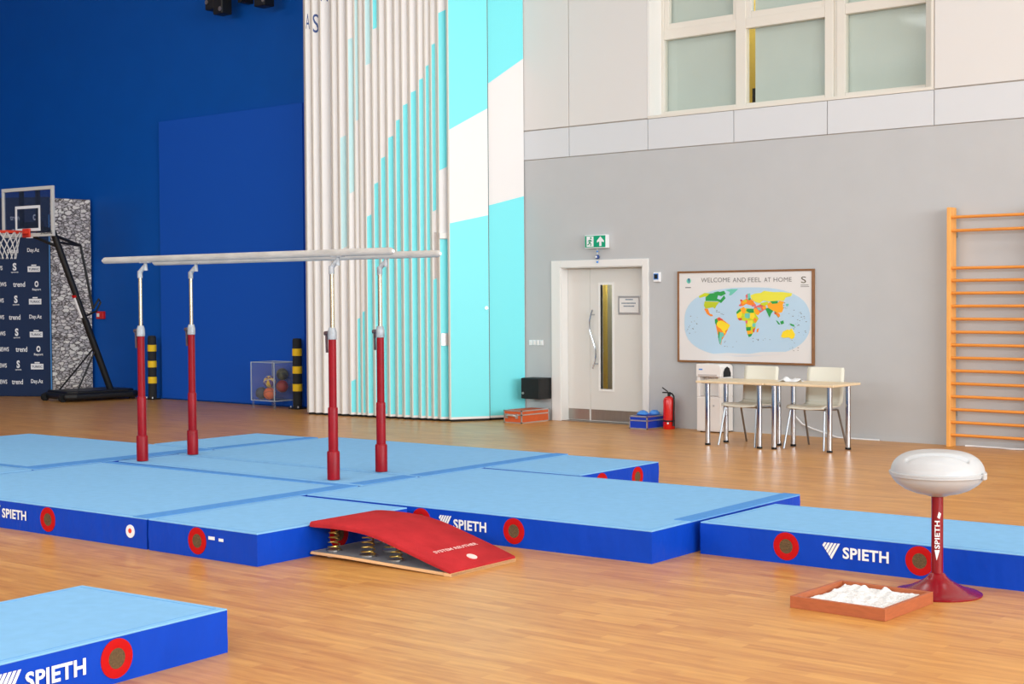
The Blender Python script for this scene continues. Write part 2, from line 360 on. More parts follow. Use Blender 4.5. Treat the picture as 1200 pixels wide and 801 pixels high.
for i, (a, b) in enumerate(cols):
    sx = .07 if i < 2 else .0
    if sx:      # opening sash of the upper light
        MB().box(a, a+sx, fy0+.01, fy1-.01, 4.93, 6.08).box(b-.04, b, fy0+.01, fy1-.01, 4.93, 6.08).box(a+sx, b-.04, fy0+.01, fy1-.01, 4.93, 5.005).box(a+sx, b-.04, fy0+.01, fy1-.01, 6.02, 6.08).build('sash', M['frame'], win, bevel=.004)
    MB().box(a, b, fy0+.045, fy0+.051, 3.92, 4.81).build('pane', M['glass'], win)
    MB().box(a+sx, b-.04*(sx > 0), fy0+.045, fy0+.051, 5.005 if sx else 4.93, 6.05).build('pane', M['glass'], win)
    x0 = a-.05 if i != 1 else a+.075
    MB().box(x0, b+.05, fy0+.10, fy0+.106, 3.88, 6.15).build('blind', M['blind'], win)
MB().box(WX0, WX1, FY+.9, FY+1.0, 3.6, 6.3).box(WX0, WX1, FY+.25, FY+1.0, 3.55, 3.6).build('room_behind', M['corridor'], win)
area('room_fill', (-8.6, FY+.6, 6.0), (0, 0, 0), 3, .3, 60, (1, .96, .85))  # unseen light added to brighten the space behind the blinds
MB().box(-9.31, -9.26, FY+.2, FY+.26, 3.86, 4.12).build('room_object', M['dark'], win)

# ---- door_1
dr = structure(thing('door_1', 'white one and a half leaf door with long vision panel', None, (-11.3, WY, 0)))
tr_ = MB().box(DX0, OX0+.02, WY-.018, WY+.0, 0, DZ).box(OX1-.01, DX1, WY-.018, WY, 0, DZ).box(OX0+.02, OX1-.01, WY-.018, WY, OZ-.02, DZ)
tr_.build('architrave', M['white'], dr, bevel=.004)
MB().box(OX0, OX0+.03, WY, WY+.24, 0, OZ).box(OX1-.03, OX1, WY, WY+.24, 0, OZ).box(OX0+.03, OX1-.03, WY, WY+.24, OZ-.03, OZ).build('door_frame', M['white'], dr)
LY = WY+.13
sd = MB().box(OX0+.03, -11.545, LY, LY+.045, .012, OZ-.032).build('door_leaf', M['door'], dr, bevel=.003)
ml = MB()
vx0, vx1, vz0, vz1 = -11.375, -11.185, .43, 1.77
ml.box(-11.54, vx0, LY, LY+.045, .012, OZ-.032).box(vx1, OX1-.032, LY, LY+.045, .012, OZ-.032).box(vx0, vx1, LY, LY+.045, .012, vz0).box(vx0, vx1, LY, LY+.045, vz1, OZ-.032)
ml = ml.build('door_leaf', M['door'], dr)
def sub(mb, name, m, parent, **k):            # sub-part built in world coordinates under a part at its thing's origin
    o = mb.build(name, m, None, **k)
    for v in o.data.vertices: v.co -= Vector(parent.parent.location)
    o.parent = parent; return o
sub(MB().box(OX0+.04, -11.56, LY-.003, LY, .02, .16), 'kick_plate', M['brushed'], sd)
sub(MB().box(-11.53, OX1-.04, LY-.003, LY, .02, .16), 'kick_plate', M['brushed'], ml)
sub(MB().box(vx0-.03, vx0, LY-.008, LY+.05, vz0-.03, vz1+.03).box(vx1, vx1+.03, LY-.008, LY+.05, vz0-.03, vz1+.03).box(vx0, vx1, LY-.008, LY+.05, vz0-.03, vz0).box(vx0, vx1, LY-.008, LY+.05, vz1, vz1+.03), 'vision_panel_frame', M['white'], ml)
sub(MB().box(vx0, vx1, LY+.02, LY+.026, vz0, vz1), 'pane', M['glass'], ml)
hp = []
for i in range(25):
    t = i/24; hp.append((-11.475+.042*math.sin(t*2*math.pi*.98+.1)*(-1)+.028*(t-.5)*0, LY-.06-.01*math.sin(t*math.pi), .69+.76*t))
hp = [(-11.46 + .05*math.sin((.5-t)*2*math.pi)*(1) - (.02 if t < .1 else 0)*0, LY-.06, .69+.76*t) for t in [i/24 for i in range(25)]]
hb = MB().tube(hp, .011, 8)
for q in (2, 22): hb.cyl(hp[q], (hp[q][0]+.012, LY, hp[q][2]), .009, n=8)
sub(hb, 'handle', M['steel'], ml, smooth=True)
sg = sub(MB().box(-11.09, -10.745, LY-.008, LY, 1.39, 1.625), 'notice_frame', M['alu'], ml, bevel=.003)
sub(MB().box(-11.065, -10.77, LY-.011, LY-.0081, 1.415, 1.60), 'notice_sheet', M['paper'], ml)
nl = MB()
for z, x0, x1 in ((1.572, -10.97, -10.86), (1.525, -11.03, -10.81), (1.488, -11.0, -10.84)):
    x = x0
    while x < x1: nl.box(x, x+.012, LY-.0118, LY-.0111, z, z+.016); x += .017
sub(nl, 'notice_text', mat('notice_ink', (96,118,138), .6), ml)
MB().box(-14.5, -10.2, WY+1.5, WY+1.6, 0, 2.5).box(-14.5, -10.2, WY+.5, WY+1.5, 2.45, 2.5).build('corridor_wall', mat('corridor_white', (222,226,226), .8), dr)
MB().box(-11.72, -11.63, WY+.6, WY+.66, 0, 2.45).build('corridor_column', M['corridor'], dr)
MB().box(-11.628, -10.6, WY+.62, WY+.66, 0, 2.45).build('corridor_screen', mat('corridor_grey', (176,176,160), .8), dr)
area('corridor_fill', (-11.5, WY+.54, 2.40), (0, 0, 0), 1.2, .08, 55, (1, .97, .9))  # added light, brightens what shows through the vision panel
MB().box(OX0, OX1, WY, WY+.3, 0, .008).build('threshold', M['brushed'], dr)

# ================================================================== folding partition
PH = 7.9
part = thing('folding_partition', 'tall folding partition stacked against the wall, white with cyan diagonal stripes', 'partition', (-14.0, 14.2, 0))
PE = [(358.5,360),(366.5,368.5),(376,379),(389.5,393),(397,400.2),(407,409.7),(415.8,418.6),(421.5,423.6),(427,429),(436,439),(444,447),(452.5,455.4),(462,465),(469.8,472.6),(479,482),(489,492),(497.2,499.8),(504,507),(511.5,515.2)]
U = Vector((.48, .877, 0)).normalized(); N = Vector((U.y, -U.x, 0))
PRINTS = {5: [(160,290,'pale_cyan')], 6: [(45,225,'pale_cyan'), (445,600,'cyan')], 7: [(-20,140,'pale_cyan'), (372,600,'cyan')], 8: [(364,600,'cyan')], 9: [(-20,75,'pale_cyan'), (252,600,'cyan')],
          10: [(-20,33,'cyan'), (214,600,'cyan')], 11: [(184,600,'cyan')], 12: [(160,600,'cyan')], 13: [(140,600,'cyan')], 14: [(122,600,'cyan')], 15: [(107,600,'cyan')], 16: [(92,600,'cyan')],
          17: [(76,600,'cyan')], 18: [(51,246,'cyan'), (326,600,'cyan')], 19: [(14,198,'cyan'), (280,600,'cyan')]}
def panel(p0, U, N, L, t, pm='alu_beige'):
    """one panel: white slab, metal end profile, bottom seal"""
    p0 = Vector((p0.x, p0.y, 0)); z = Vector((0, 0, 1))
    pn = MB().slab(p0+U*.014+z*.03, U*(L-.014), N*t, z*(PH-.03)).build('panel', M['panel_white'], part)
    sub(MB().slab(p0-N*.002+z*.03, U*.014, N*(t+.004), z*(PH-.03)), 'end_profile', M[pm], pn)
    sub(MB().slab(p0+U*.02+N*.008, U*(L-.03), N*(t-.016), z*.03), 'floor_seal', M['rubber'], pn)
    return pn
def poly_on(pn, q, U, N, pts, m, name='print', lift=.0012):
    sub(MB().prism([Vector(q)+U*s+Vector((0,0,z)) for s, z in pts], N*lift), name, m, pn)
def zpx(px, py, q, N): return onP(px, py, q, N).z
yb = lambda x: 485+(x-361)*8.6/164
for k, (e, f) in enumerate(PE, 1):
    lean = (e-600)/600*3.8
    p0 = onZ(e+1.6, yb(e)); p1 = onZ((PE[k][0] if k < len(PE) else 527)+1.6, yb(PE[k][0] if k < len(PE) else 527)); t = min(.105, (p1-p0).dot(N)-.003)
    pn = panel(p0, U, N, .90, t)
    q = Vector((p0.x, p0.y, 0))+N*t
    nx = PE[k][0] if k < len(PE) else 526
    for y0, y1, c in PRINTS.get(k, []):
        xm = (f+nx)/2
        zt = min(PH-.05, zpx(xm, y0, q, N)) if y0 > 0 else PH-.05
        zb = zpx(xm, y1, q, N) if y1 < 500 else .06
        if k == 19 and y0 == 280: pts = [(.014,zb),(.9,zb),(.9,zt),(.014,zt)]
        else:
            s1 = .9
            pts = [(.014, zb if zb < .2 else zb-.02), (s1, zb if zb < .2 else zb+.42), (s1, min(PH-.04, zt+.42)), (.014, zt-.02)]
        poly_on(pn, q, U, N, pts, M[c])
    if k in (1, 2):      # letters of the wall lettering
        ch = 'AS'[k-1]; z0 = zpx(e+5, 38.5 if k == 2 else 34, q, N); z1 = zpx(e+5, 16.5, q, N)
        sub(lettering(MB(), ch, q+U*.012+Vector((0,0,z0)), U, (0,0,1), .085 if k == 2 else .055, z1-z0, .0015, .0), 'letter', M['print_navy'], pn)
    if k == 3:
        z0 = zpx(e+5, 1.5, q, N); sub(lettering(MB(), 'N', q+U*.012+Vector((0,0,z0)), U, (0,0,1), .1, .28, .0015, .0), 'letter', M['print_navy'], pn)
    if k == 19:
        z0 = zpx(520, 405, q, N); z1 = zpx(520, 390, q, N)
        sub(MB().slab(q+U*.02+Vector((0,0,z0)), U*.10, N*.012, (0,0,z1-z0)), 'latch_plate', M['alu'], pn, bevel=.003)
        sub(MB().slab(q+U*.085+Vector((0,0,z0+.02)), U*.03, N*.014, (0,0,z1-z0-.04)), 'latch_recess', M['cooler_grey'], pn)
        z0 = zpx(520, 279.5, q, N); sub(MB().slab(q+U*.0+Vector((0,0,z0)), U*.14, N*.03, (0,0,.075)), 'ledge', M['white'], pn, bevel=.004)
    if k == 18:
        z0 = zpx(508, 326, q, N); z1 = zpx(508, 272, q, N)
        sub(MB().slab(q+U*.03+Vector((0,0,z0)), U*.06, N*.01, (0,0,z1-z0)), 'handle_recess', M['cooler_grey'], pn)
P20 = [onZ(526.6, 493.8), onZ(573.3, 492.2), onZ(618.3, 490.0)]
P20[2].y = min(P20[2].y, 14.985)
for i in range(2):
    a, b = P20[i], P20[i+1]; Ub = (b-a); Ub.z = 0; L = Ub.length-.006; Ub.normalize(); Nb = Vector((Ub.y, -Ub.x, 0)); t = .06
    a0 = Vector((a.x, a.y, 0))-Nb*(t if i else t*.4)
    if i == 0: pass
    pn = panel(a0, Ub, Nb, L, t, 'alu_beige' if i == 0 else 'joint_dark')
    q = a0+Nb*t
    def sz(px, py):
        h = onP(px, py, q, Nb); return (max(.016, min(L-.002, (h-q).dot(Ub))), h.z)
    if i == 0: hi = [sz(529, 152), sz(573, 127)]; lo = [sz(529, 261.5), sz(573, 252)]
    else: hi = [sz(574, 98), sz(617, 69)]; lo = [sz(574, 240.6), sz(617, 229.8)]
    hi[0] = (.016, hi[0][1]); hi[1] = (L-.002, hi[1][1]); lo[0] = (.016, lo[0][1]); lo[1] = (L-.002, lo[1][1])
    poly_on(pn, q, Ub, Nb, [hi[0], hi[1], (L-.002, PH-.04), (.016, PH-.04)], M['cyan'])
    poly_on(pn, q, Ub, Nb, [(.016, .06), (L-.002, .06), lo[1], lo[0]], M['cyan'])
    if i == 0:
        h = onP(570, 360.5, q, Nb); sub(MB().disc(h, .022, Nb, .01, 16), 'key_lock', M['alu'], pn)

# ================================================================== far half of the hall
# press backdrop (navy front, stone printed return)
B0, B1, B2, BH = Vector((-23.35, 12.975, 0)), Vector((-21.90, 13.76, 0)), Vector((-21.80, 14.50, 0)), 3.36
bd = thing('press_backdrop', 'tall pop up display with navy logo front and grey stone printed side', 'backdrop', (-22.4, 13.6, 0))
BU = (B1-B0).normalized(); BN = Vector((BU.y, -BU.x, 0)); SU = (B2-B1).normalized(); SN = Vector((SU.y, -SU.x, 0))
fp = MB().slab(B0, B1-B0, -BN*.05, (0,0,BH)).build('front_panel', M['navy_cloth'], bd, bevel=.01)
MB().slab(B1-SN*.05+SU*.02, SU*((B2-B1).length-.02), SN*.05, (0,0,BH-.02)).build('stone_print_panel', M['stone'], bd, bevel=.012)
sub(MB().cyl(B1+Vector((.012,-.012,0)), B1+Vector((.012,-.012,BH-.3)), .012, n=8), 'edge_pole', mat('edge_pole_blue', (60,130,190), .4), fp)
def bpt(px, py): return onP(px, py, B0, BN)
def btext(s, x0, x1, y, h, italic=False):
    a = bpt(x0, y+h/2); b = bpt(x1, y+h/2); c = bpt(x0, y-h/2)
    sub(lettering(MB(), s, Vector((a.x, a.y, a.z)), BU, (0,0,1), (b-a).dot(BU), c.z-a.z, .002, .02), 'logo', M['print_white'], fp)
def bbox_(x0, x1, y, h):
    a = bpt(x0, y+h/2); b = bpt(x1, y+h/2); c = bpt(x0, y-h/2); W = (b-a).dot(BU); Hh = c.z-a.z
    m = MB().slab(a, BU*W, BN*.002, (0,0,Hh*.72)); m.prism([a+BU*W*.3+Vector((0,0,Hh*.78)), a+BU*W*.7+Vector((0,0,Hh*.78)), a+BU*W*.7+Vector((0,0,Hh*.95)), a+BU*W*.3+Vector((0,0,Hh*.95))], BN*.002)
    sub(m, 'logo', M['print_white'], fp)
    sub(lettering(MB(), 'TURKIC', a+BU*W*.08+Vector((0,0,Hh*.2)), BU, (0,0,1), W*.84, Hh*.3, .0035, .02), 'logo_text', M['navy_cloth'], fp)
def bS(x0, x1, y, h):
    a = bpt(x0, y+h/2); b = bpt(x1, y+h/2); c = bpt(x0, y-h/2); W = (b-a).dot(BU); Hh = c.z-a.z
    m = lettering(MB(), 'S', a+BU*W*.22+Vector((0,0,Hh*.25)), BU, (0,0,1), W*.5, Hh*.75, .002, .04)
    lettering(m, 'sputnik', a+Vector((0,0,0)), BU, (0,0,1), W, Hh*.17, .002, .02)
    sub(m, 'logo', M['print_white'], fp)
def bO(x0, x1, y, h):
    a = bpt(x0, y+h/2); b = bpt(x1, y+h/2); c = bpt(x0, y-h/2); W = (b-a).dot(BU); Hh = c.z-a.z
    m = lettering(MB(), 'O', a+BU*W*.27+Vector((0,0,Hh*.4)), BU, (0,0,1), W*.46, Hh*.6, .002, .05)
    lettering(m, 'Report', a, BU, (0,0,1), W, Hh*.28, .002, .02)
    sub(m, 'logo', M['print_white'], fp)
for (y, t1, c1, t2, c2, t3, c3) in ((293.5,None,None,'trend',(8,21.5),'D',(32,46)), (314,'NEWS',(-9,3),'S',(13,22),'B',(32.5,47)), (333,'NEWS',(-5,7.5),'trend',(15.5,29.5),'O',(38,48)),
        (352,'NEWS',(-8,4.5),'S',(15,23),'B',(34,48.5)), (371.5,'NEWS',(-6,5),'trend',(10.5,24),'D',(34.5,49)), (390.5,'NEWS',(-6,6.5),'S',(16,24),'B',(35,50)),
        (409,'NEWS',(-2,10.5),'trend',(18.5,32),'O',(40,50.5)), (428,'NEWS',(-4,8),'S',(18,25.5),'B',(36.3,51)), (447,'NEWS',(-3,8.5),'trend',(14,27),'D',(36.5,50.5)),
        (274.5,None,None,'S',(11.5,20.5),'B',(31,45.5)), (255,None,None,'trend',(12,26),'O',(36,46))):
    if t1: btext(t1, *c1, y, 5)
    if t2 == 'trend': btext('trend', *c2, y, 6)
    else: bS(*c2, y, 12)
    if t3 == 'D': btext('Day.Az', *c3, y, 6)
    elif t3 == 'B': bbox_(*c3, y, 9)
    else: bO(*c3, y+2, 12)

# basketball stand
bs = thing('basketball_stand', 'black wheeled basketball stand with glass backboard beside the navy backdrop', 'basketball hoop', (-20.75, 13.7, 0))
prof = [(-21.2,13.15),(-20.42,13.05),(-20.3,13.2),(-20.22,14.2),(-20.34,14.4),(-20.9,14.4),(-21.1,14.3)]
MB().prism([(x,y,.035) for x,y in prof], (0,0,.10)).build('base_tank', M['black'], bs, bevel=.04, seg=3)
MB().prism([(x*.9-2.08,y*.9+1.37,.12) for x,y in prof], (0,0,.05)).build('base_tank_top', M['black'], bs, bevel=.03, seg=3)
for x, y in ((-21.1,13.16),(-20.5,13.1)):
    MB().cyl((x-.03,y-.03,.06),(x+.03,y-.03,.06),.06,n=16).build('wheel', M['rubber'], bs)
for x, y in ((-21.0,14.3),(-20.4,14.3)): MB().cyl((x,y,0),(x,y,.05),.05,n=12).build('foot', M['rubber'], bs)
pb = Vector((-20.52, 13.98, .14)); ptop = Vector((-20.52, 12.95, 2.72))
pole = lambda t: pb.lerp(ptop, t)
MB().cyl(pole(0), pole(.45), .055, n=14).build('pole', M['black'], bs, smooth=True)
MB().cyl(pole(.44), pole(.62), .047, n=14).build('pole', M['black'], bs, smooth=True)
MB().cyl(pole(.61), pole(1.0), .052, n=14).build('pole', M['black'], bs, smooth=True)
off = Vector((-.03,-.045,-.012))
MB().cyl(pole(.47)+off*.35, pole(.60)+off*.35, .042, n=12).build('height_scale', M['print_white'], bs)
MB().cyl(pole(.595)+off*.35, pole(.61)+off*.35, .05, n=12).build('scale_mark', M['red_ring'], bs)
for dx in (-.28, .05):
    MB().cyl((-20.6+dx*1.6, 13.35, .15), pole(.27)+Vector((dx*.2,0,0)), .014, n=8).build('brace', M['black'], bs)
bj = pole(.92)+Vector((0,.42,-.02)); bk_ = pole(.5)+Vector((.0,.2,.05))
MB().cyl(pole(.97), bj, .024, n=8).cyl(pole(.93), bj, .02, n=8).build('lever_arm', M['black'], bs)
MB().cyl(bj, bk_, .02, n=8).build('lift_rod', M['black'], bs)
MB().tube([bk_, bk_+Vector((.02,.1,.16)), bk_+Vector((.02,.13,.1)), bk_+Vector((.02,.05,-.04)), pole(.47)], .017, 8).build('crank_handle', M['black'], bs)
bc = Vector((-20.81, 12.70, 3.01)); bw, bh = 1.27, .78
bu = Vector((1, .10, 0)).normalized(); bn = Vector((bu.y, -bu.x, 0))
def bb(s, z, d=0): return bc+bu*s+Vector((0,0,z))+bn*d
def bframe(w, h, t, d0, d1, cz=0):
    m = MB()
    for s0, s1, z0, z1 in ((-w/2,w/2,h/2-t,h/2),(-w/2,w/2,-h/2,-h/2+t),(-w/2,-w/2+t,-h/2+t,h/2-t),(w/2-t,w/2,-h/2+t,h/2-t)):
        m.slab(bb(s0, z0+cz, d0), bu*(s1-s0), bn*(d1-d0), (0,0,z1-z0))
    return m
MB().slab(bb(-bw/2+.03,-bh/2+.03,-.004), bu*(bw-.06), bn*.008, (0,0,bh-.06)).build('backboard_glass', M['board_glass'], bs)
bframe(bw, bh, .055, -.02, .02).build('backboard_frame', mat('backboard_frame_grey', (206,206,200), .4), bs, bevel=.004)
bframe(.62, .40, .045, .005, .008, -.10).build('target_square', M['print_white'], bs)
for s in (-.2, .2): MB().slab(bb(s-.03,-bh/2+.05,-.06), bu*.06, bn*.05, (0,0,bh-.1)).build('rear_strut', M['black'], bs)
MB().slab(bb(-.25,-bh/2+.08,-.10), bu*.5, bn*.04, (0,0,.16)).cyl(bb(-.12,-.22,-.1), ptop, .03, n=8).cyl(bb(.12,-.22,-.1), ptop, .03, n=8).cyl(bb(0,-.38,-.1), pole(.9), .025, n=8).build('rear_bracket', M['black'], bs)
rc = bb(0, -.32, .40)
MB().torus(rc, .23, .013, n=28).build('rim', M['orange_rim'], bs, smooth=True)
MB().slab(bb(-.09,-.40,.02), bu*.18, bn*.03, (0,0,.14)).slab(bb(-.07,-.345,.05), bu*.14, bn*.13, (0,0,.035)).build('rim_bracket', M['orange_rim'], bs, bevel=.01)
nt_ = MB()
for i in range(12):
    for sgn in (1, -1):
        pts = []
        for j in range(7):
            t = j/6; a = 2*math.pi*(i/12)+sgn*t*1.15; r = .23-.10*t**.7; pts.append(rc+Vector((math.cos(a)*r, math.sin(a)*r, -.42*t)))
        nt_.tube(pts, .006, 4)
nt_.build('net', M['net'], bs)
btx = MB(); lettering(btx, 'SPALDING', bb(.33,-.36,.021), bu, (0,0,1), .28, .05, .001, .02); btx.build('lettering', M['black'], bs)

# red alarm box, tiny sensor
al = thing('fire_alarm_box', 'small red alarm box on the blue wall beside the basketball stand', 'alarm', (-21.57, 14.55, 1.37))
MB().box(-21.67, -21.48, 14.49, 14.55, 1.30, 1.43).build('housing', M['red_alarm'], al, bevel=.008)
MB().box(-21.645, -21.575, 14.485, 14.49, 1.335, 1.395).build('glass_window', M['print_white'], al)

# striped protective posts
def striped(x, y, label):
    t = thing('padded_post', label, 'bollard', (x, y, 0), 0, 'black posts with yellow bands')
    prof = [(.065,0),(.068,.02),(.068,1.0),(.06,1.035),(.0005,1.04)]
    MB().lathe(prof, 20).build('post', M['dark'], t, smooth=True, world=False)
    for z in (.26, .52, .78) : MB().lathe([(.066,z+.0),(.072,z+.004),(.072,z+.106),(.066,z+.11)], 20).build('yellow_band', M['yellow'], t, smooth=True, world=False)
    b = MB().box(-.10,.10,-.09,.09,0,.02)
    b.build('base_plate', M['black'], t, world=False, bevel=.004)
    for sx in (-.08,.08): MB().cyl((sx,-.06,.02),(sx,-.06,.045),.012,n=8).build('bolt', M['alu'], t, world=False)
striped(-19.9, 14.35, 'black post with yellow bands nearest the basketball stand')
striped(-16.36, 14.35, 'black post with yellow bands between the clear ball bin and the folding partition')

# ball bin
bx0, bx1, by0, by1, bz0, bz1 = -17.06, -16.54, 14.06, 14.47, .12, .69
bn_ = thing('ball_bin', 'clear acrylic ball bin on legs beside the striped post', 'bin', ((bx0+bx1)/2, (by0+by1)/2, 0))
for nme, a in dict(front=(bx0,bx1,by0,by0+.008,bz0,bz1), back=(bx0,bx1,by1-.008,by1,bz0,bz1), side=(bx0,bx0+.008,by0+.008,by1-.008,bz0,bz1), side2=(bx1-.008,bx1,by0+.008,by1-.008,bz0,bz1), base=(bx0+.008,bx1-.008,by0+.008,by1-.008,bz0,bz0+.008)).items():
    MB().box(*a).build({'front':'front_pane','back':'back_pane','side':'side_pane','side2':'side_pane','base':'base_pane'}[nme], M['acrylic'], bn_)
for x in (bx0+.02, bx1-.02):
    for y in (by0+.02, by1-.02): MB().box(x-.02, x+.02, y-.004, y+.004, 0, bz0+.04).box(x-.004, x+.004, y-.02, y+.02, 0, bz0+.04).build('leg', M['acrylic'], bn_)
rimm = MB()
for z in (bz0, bz1-.006): rimm.tube([(bx0,by0,z),(bx1,by0,z),(bx1,by1,z),(bx0,by1,z)], .007, 4, closed=True)
for x in (bx0, bx1):
    for y in (by0, by1): rimm.box(x-.006, x+.006, y-.006, y+.006, bz0, bz1)
rimm.build('edge_trim', mat('acrylic_edge', (176,190,204), .3), bn_)
def ball(name, label, c, r, cols, seam):
    t = thing(name, label, 'ball', (c[0], c[1], c[2]-r), 0, 'balls in the clear bin')
    m = MB(); n = 24; k = 12
    vs = []
    for i in range(k+1):
        for j in range(n):
            a = math.pi*i/k; q = 2*math.pi*j/n; v = Vector((r*math.sin(a)*math.cos(q), r*math.sin(a)*math.sin(q), r*math.cos(a)))
            v.rotate(Matrix.Rotation(.9, 3, 'X') @ Matrix.Rotation(.5, 3, 'Y')); vs.append(v+Vector((0,0,r)))
    b = len(m.v); m.v += [tuple(v) for v in vs]
    for i in range(k):
        for j in range(n):
            m.f.append([i*n+j, i*n+(j+1)%n, (i+1)*n+(j+1)%n, (i+1)*n+j]); m.m.append((j//3) % len(cols))
    m.build('cover', cols, t, smooth=True, world=False, angle=80)
    if seam:
        s = MB()
        for nn in ((1,0,.5),(-.4,.2,1),(0,1,.3)): s.torus((0,0,r), r*.997, r*.03, nn, 28, 6)
        s.build('seam', seam, t, world=False)
bb_y, bb_p = mat('ball_yellow', (240,190,40), .5), mat('ball_purple', (96,60,130), .5)
RB = .09
ball('basketball', 'yellow and purple panelled ball in the clear bin', (-16.93, 14.30, .385), RB, [bb_y, bb_p], M['print_white'])
ball('basketball', 'orange basketball at the bottom front of the clear bin', (-16.765, 14.16, .222), RB, [mat('ball_orange', (236,108,46), .6)], M['dark'])
ball('basketball', 'dark red ball at the side of the clear bin nearest the striped post', (-16.642, 14.30, .325), RB, [mat('ball_red', (160,32,38), .5)], M['dark'])
ball('basketball', 'olive black ball on top of the pile in the clear bin', (-16.72, 14.37, .50), RB, [mat('ball_olive', (88,88,60), .6), mat('ball_black', (44,44,44), .6)], None)
ball('basketball', 'dark grey ball at the bottom of the clear bin under the yellow and purple one', (-16.958, 14.17, .222), RB, [mat('ball_grey', (66,72,76), .6)], None)

# wall mounted lighting bar at the top
fx = thing('wall_projector_bracket', 'black bracket with lamp heads high on the blue wall', 'spotlight', (-17.5, 14.55, 5.9))
MB().box(-18.2, -16.75, 14.30, 14.36, 6.2, 6.26).build('bar', M['black'], fx)
MB().box(-17.6, -17.5, 14.33, 14.55, 6.1, 6.3).build('wall_arm', M['black'], fx)
for x, z0 in ((-18.02, 6.02), (-17.83, 5.93)): MB().box(x-.11, x+.11, 14.12, 14.32, z0, z0+.26).build('lamp_head', M['black'], fx, bevel=.02)
MB().box(-16.98, -16.74, 14.12, 14.32, 5.92, 6.18).build('lamp_head', M['black'], fx, bevel=.02)
for x, z in ((-18.08, 6.14), (-17.76, 6.0), (-16.76, 6.0)): MB().cyl((x,14.11,z),(x,14.12,z),.035,n=12).build('lens', M['brushed'], fx)

# ================================================================== gymnastics mats
MZ = .20
def ring_vent(parent, c, n, r=.084):
    v = MB().ring(c, r*.52, r, n, .006).build('vent_ring', M['red_ring'], parent, smooth=True, world=False)
    o = MB().disc(c, r*.55, n, .003).build('vent_mesh', M['mesh'], None); o.parent = v
def emblem(m, o, r, u, s, lift):
    """slanted bars that narrow to a point, drawn s wide"""
    o, r, u = Vector(o), Vector(r).normalized(), Vector(u).normalized(); n = r.cross(u)
    P = lambda x, y: o+r*(x*s)+u*(y*s)+n*lift
    for k in range(5):
        x = .2+.2*k; l = (.25+1.5*x)/1.75; w_ = .135
        m.add([P(x-w_, .9), P(x, .9), P(x-.5*l, .9-l*.9), P(x-w_*.75-.5*l, .9-l*.9+w_*.9)], [(3,2,1,0)])
def spieth(parent, o, r, u, h, bold=.03):
    m = MB(); emblem(m, Vector(o)-Vector(u)*h*.12, r, u, h*1.25, .0015)
    lettering(m, 'SPIETH', Vector(o)+Vector(r).normalized()*h*1.45, r, u, h*3.35, h*.8, .0015, bold, 1.05)
    return m.build('lettering', M['print_white'], parent, world=False)
def gym_mat(label, fr_corner, rz, lx, ly, flaps=(), wrinkle=0):
    """carpet topped landing mat; fr_corner is its front corner on the +x side; local x runs from -lx to 0, y from 0 to ly"""
    t = thing('landing_mat', label, 'mat', (fr_corner[0], fr_corner[1], 0), R_(rz), 'blue landing mats')
    g_ = .006
    m = MB(); nx = max(2, int(lx/.12)); ny = max(2, int(ly/.12)); rnd = random.Random(sum(map(ord, label)))
    x0, x1, y0, y1 = -lx+g_, -g_, g_, ly-g_
    loop = [(x0+(x1-x0)*i/nx, y0) for i in range(nx)]+[(x1, y0+(y1-y0)*i/ny) for i in range(ny)]+[(x1-(x1-x0)*i/nx, y1) for i in range(nx)]+[(x0, y1-(y1-y0)*i/ny) for i in range(ny)]
    k = len(loop); vs = []
    for z in (0, .05, .1, .15, .192):
        for i, (x, y) in enumerate(loop):
            b = .004*math.sin(math.pi*z/.2)*rnd.uniform(-.2, 1) if z not in (0, .192) else 0
            sx = 1 if x == x1 else (-1 if x == x0 else 0); sy = 1 if y == y1 else (-1 if y == y0 else 0)
            vs.append((x+sx*b, y+sy*b, z))
    fs = [(l*k+i, l*k+(i+1)%k, (l+1)*k+(i+1)%k, (l+1)*k+i) for l in range(4) for i in range(k)]+[tuple(range(k-1,-1,-1)), tuple(range(4*k, 5*k))]
    m.add(vs, fs); m.build('vinyl_cover', M['vinyl'], t, smooth=True, world=False, angle=50)
    MB().box(x0-.001, x1+.001, y0-.001, y1+.001, .1915, MZ).build('carpet_top', M['mat_top'], t, world=False, bevel=.004, seg=2)
    e = .035; ed = MB()
    for a in ((x0+e, x1-e, y0+e, y0+e+.006), (x0+e, x1-e, y1-e-.006, y1-e), (x0+e, x0+e+.006, y0+e, y1-e), (x1-e-.006, x1-e, y0+e, y1-e)): ed.box(*a, MZ-.002, MZ+.0012)
    ed.build('edge_stitching', M['mat_edge'], t, world=False)
    for f in flaps: MB().box(*f, MZ-.001, MZ+.004).build('joining_flap', M['mat_flap'], t, world=False, bevel=.0015, seg=1)
    return t
mL = gym_mat('wide landing mat holding the parallel bar posts, white disc sticker on its front', (-7.885, 5.625), 3.4, 2.97, 2.0, [(-.15, -.004, .01, 1.99), (-2.96, -.16, 1.91, 1.995)])
ring_vent(mL, (-1.05, .005, .105), (0,-1,0)); ring_vent(mL, (-1.95, .005, .105), (0,-1,0)); spieth(mL, (-1.70, .0003, .075), (1,0,0), (0,0,1), .085)
MB().disc((-.165, .003, .105), .043, (0,-1,0), .004, 24).build('white_sticker', M['print_white'], mL, world=False)
MB().disc((-.165, -.001, .108), .016, (0,-1,0), .002, 12).build('sticker_mark', M['spot_red'], mL, world=False)
mF = gym_mat('small landing mat touching the high end of the red springboard', (-6.845, 5.672), 2.7, 1.03, 1.36)
ring_vent(mF, (-.55, .005, .105), (0,-1,0)); ring_vent(mF, (-.005, .70, .105), (1,0,0))
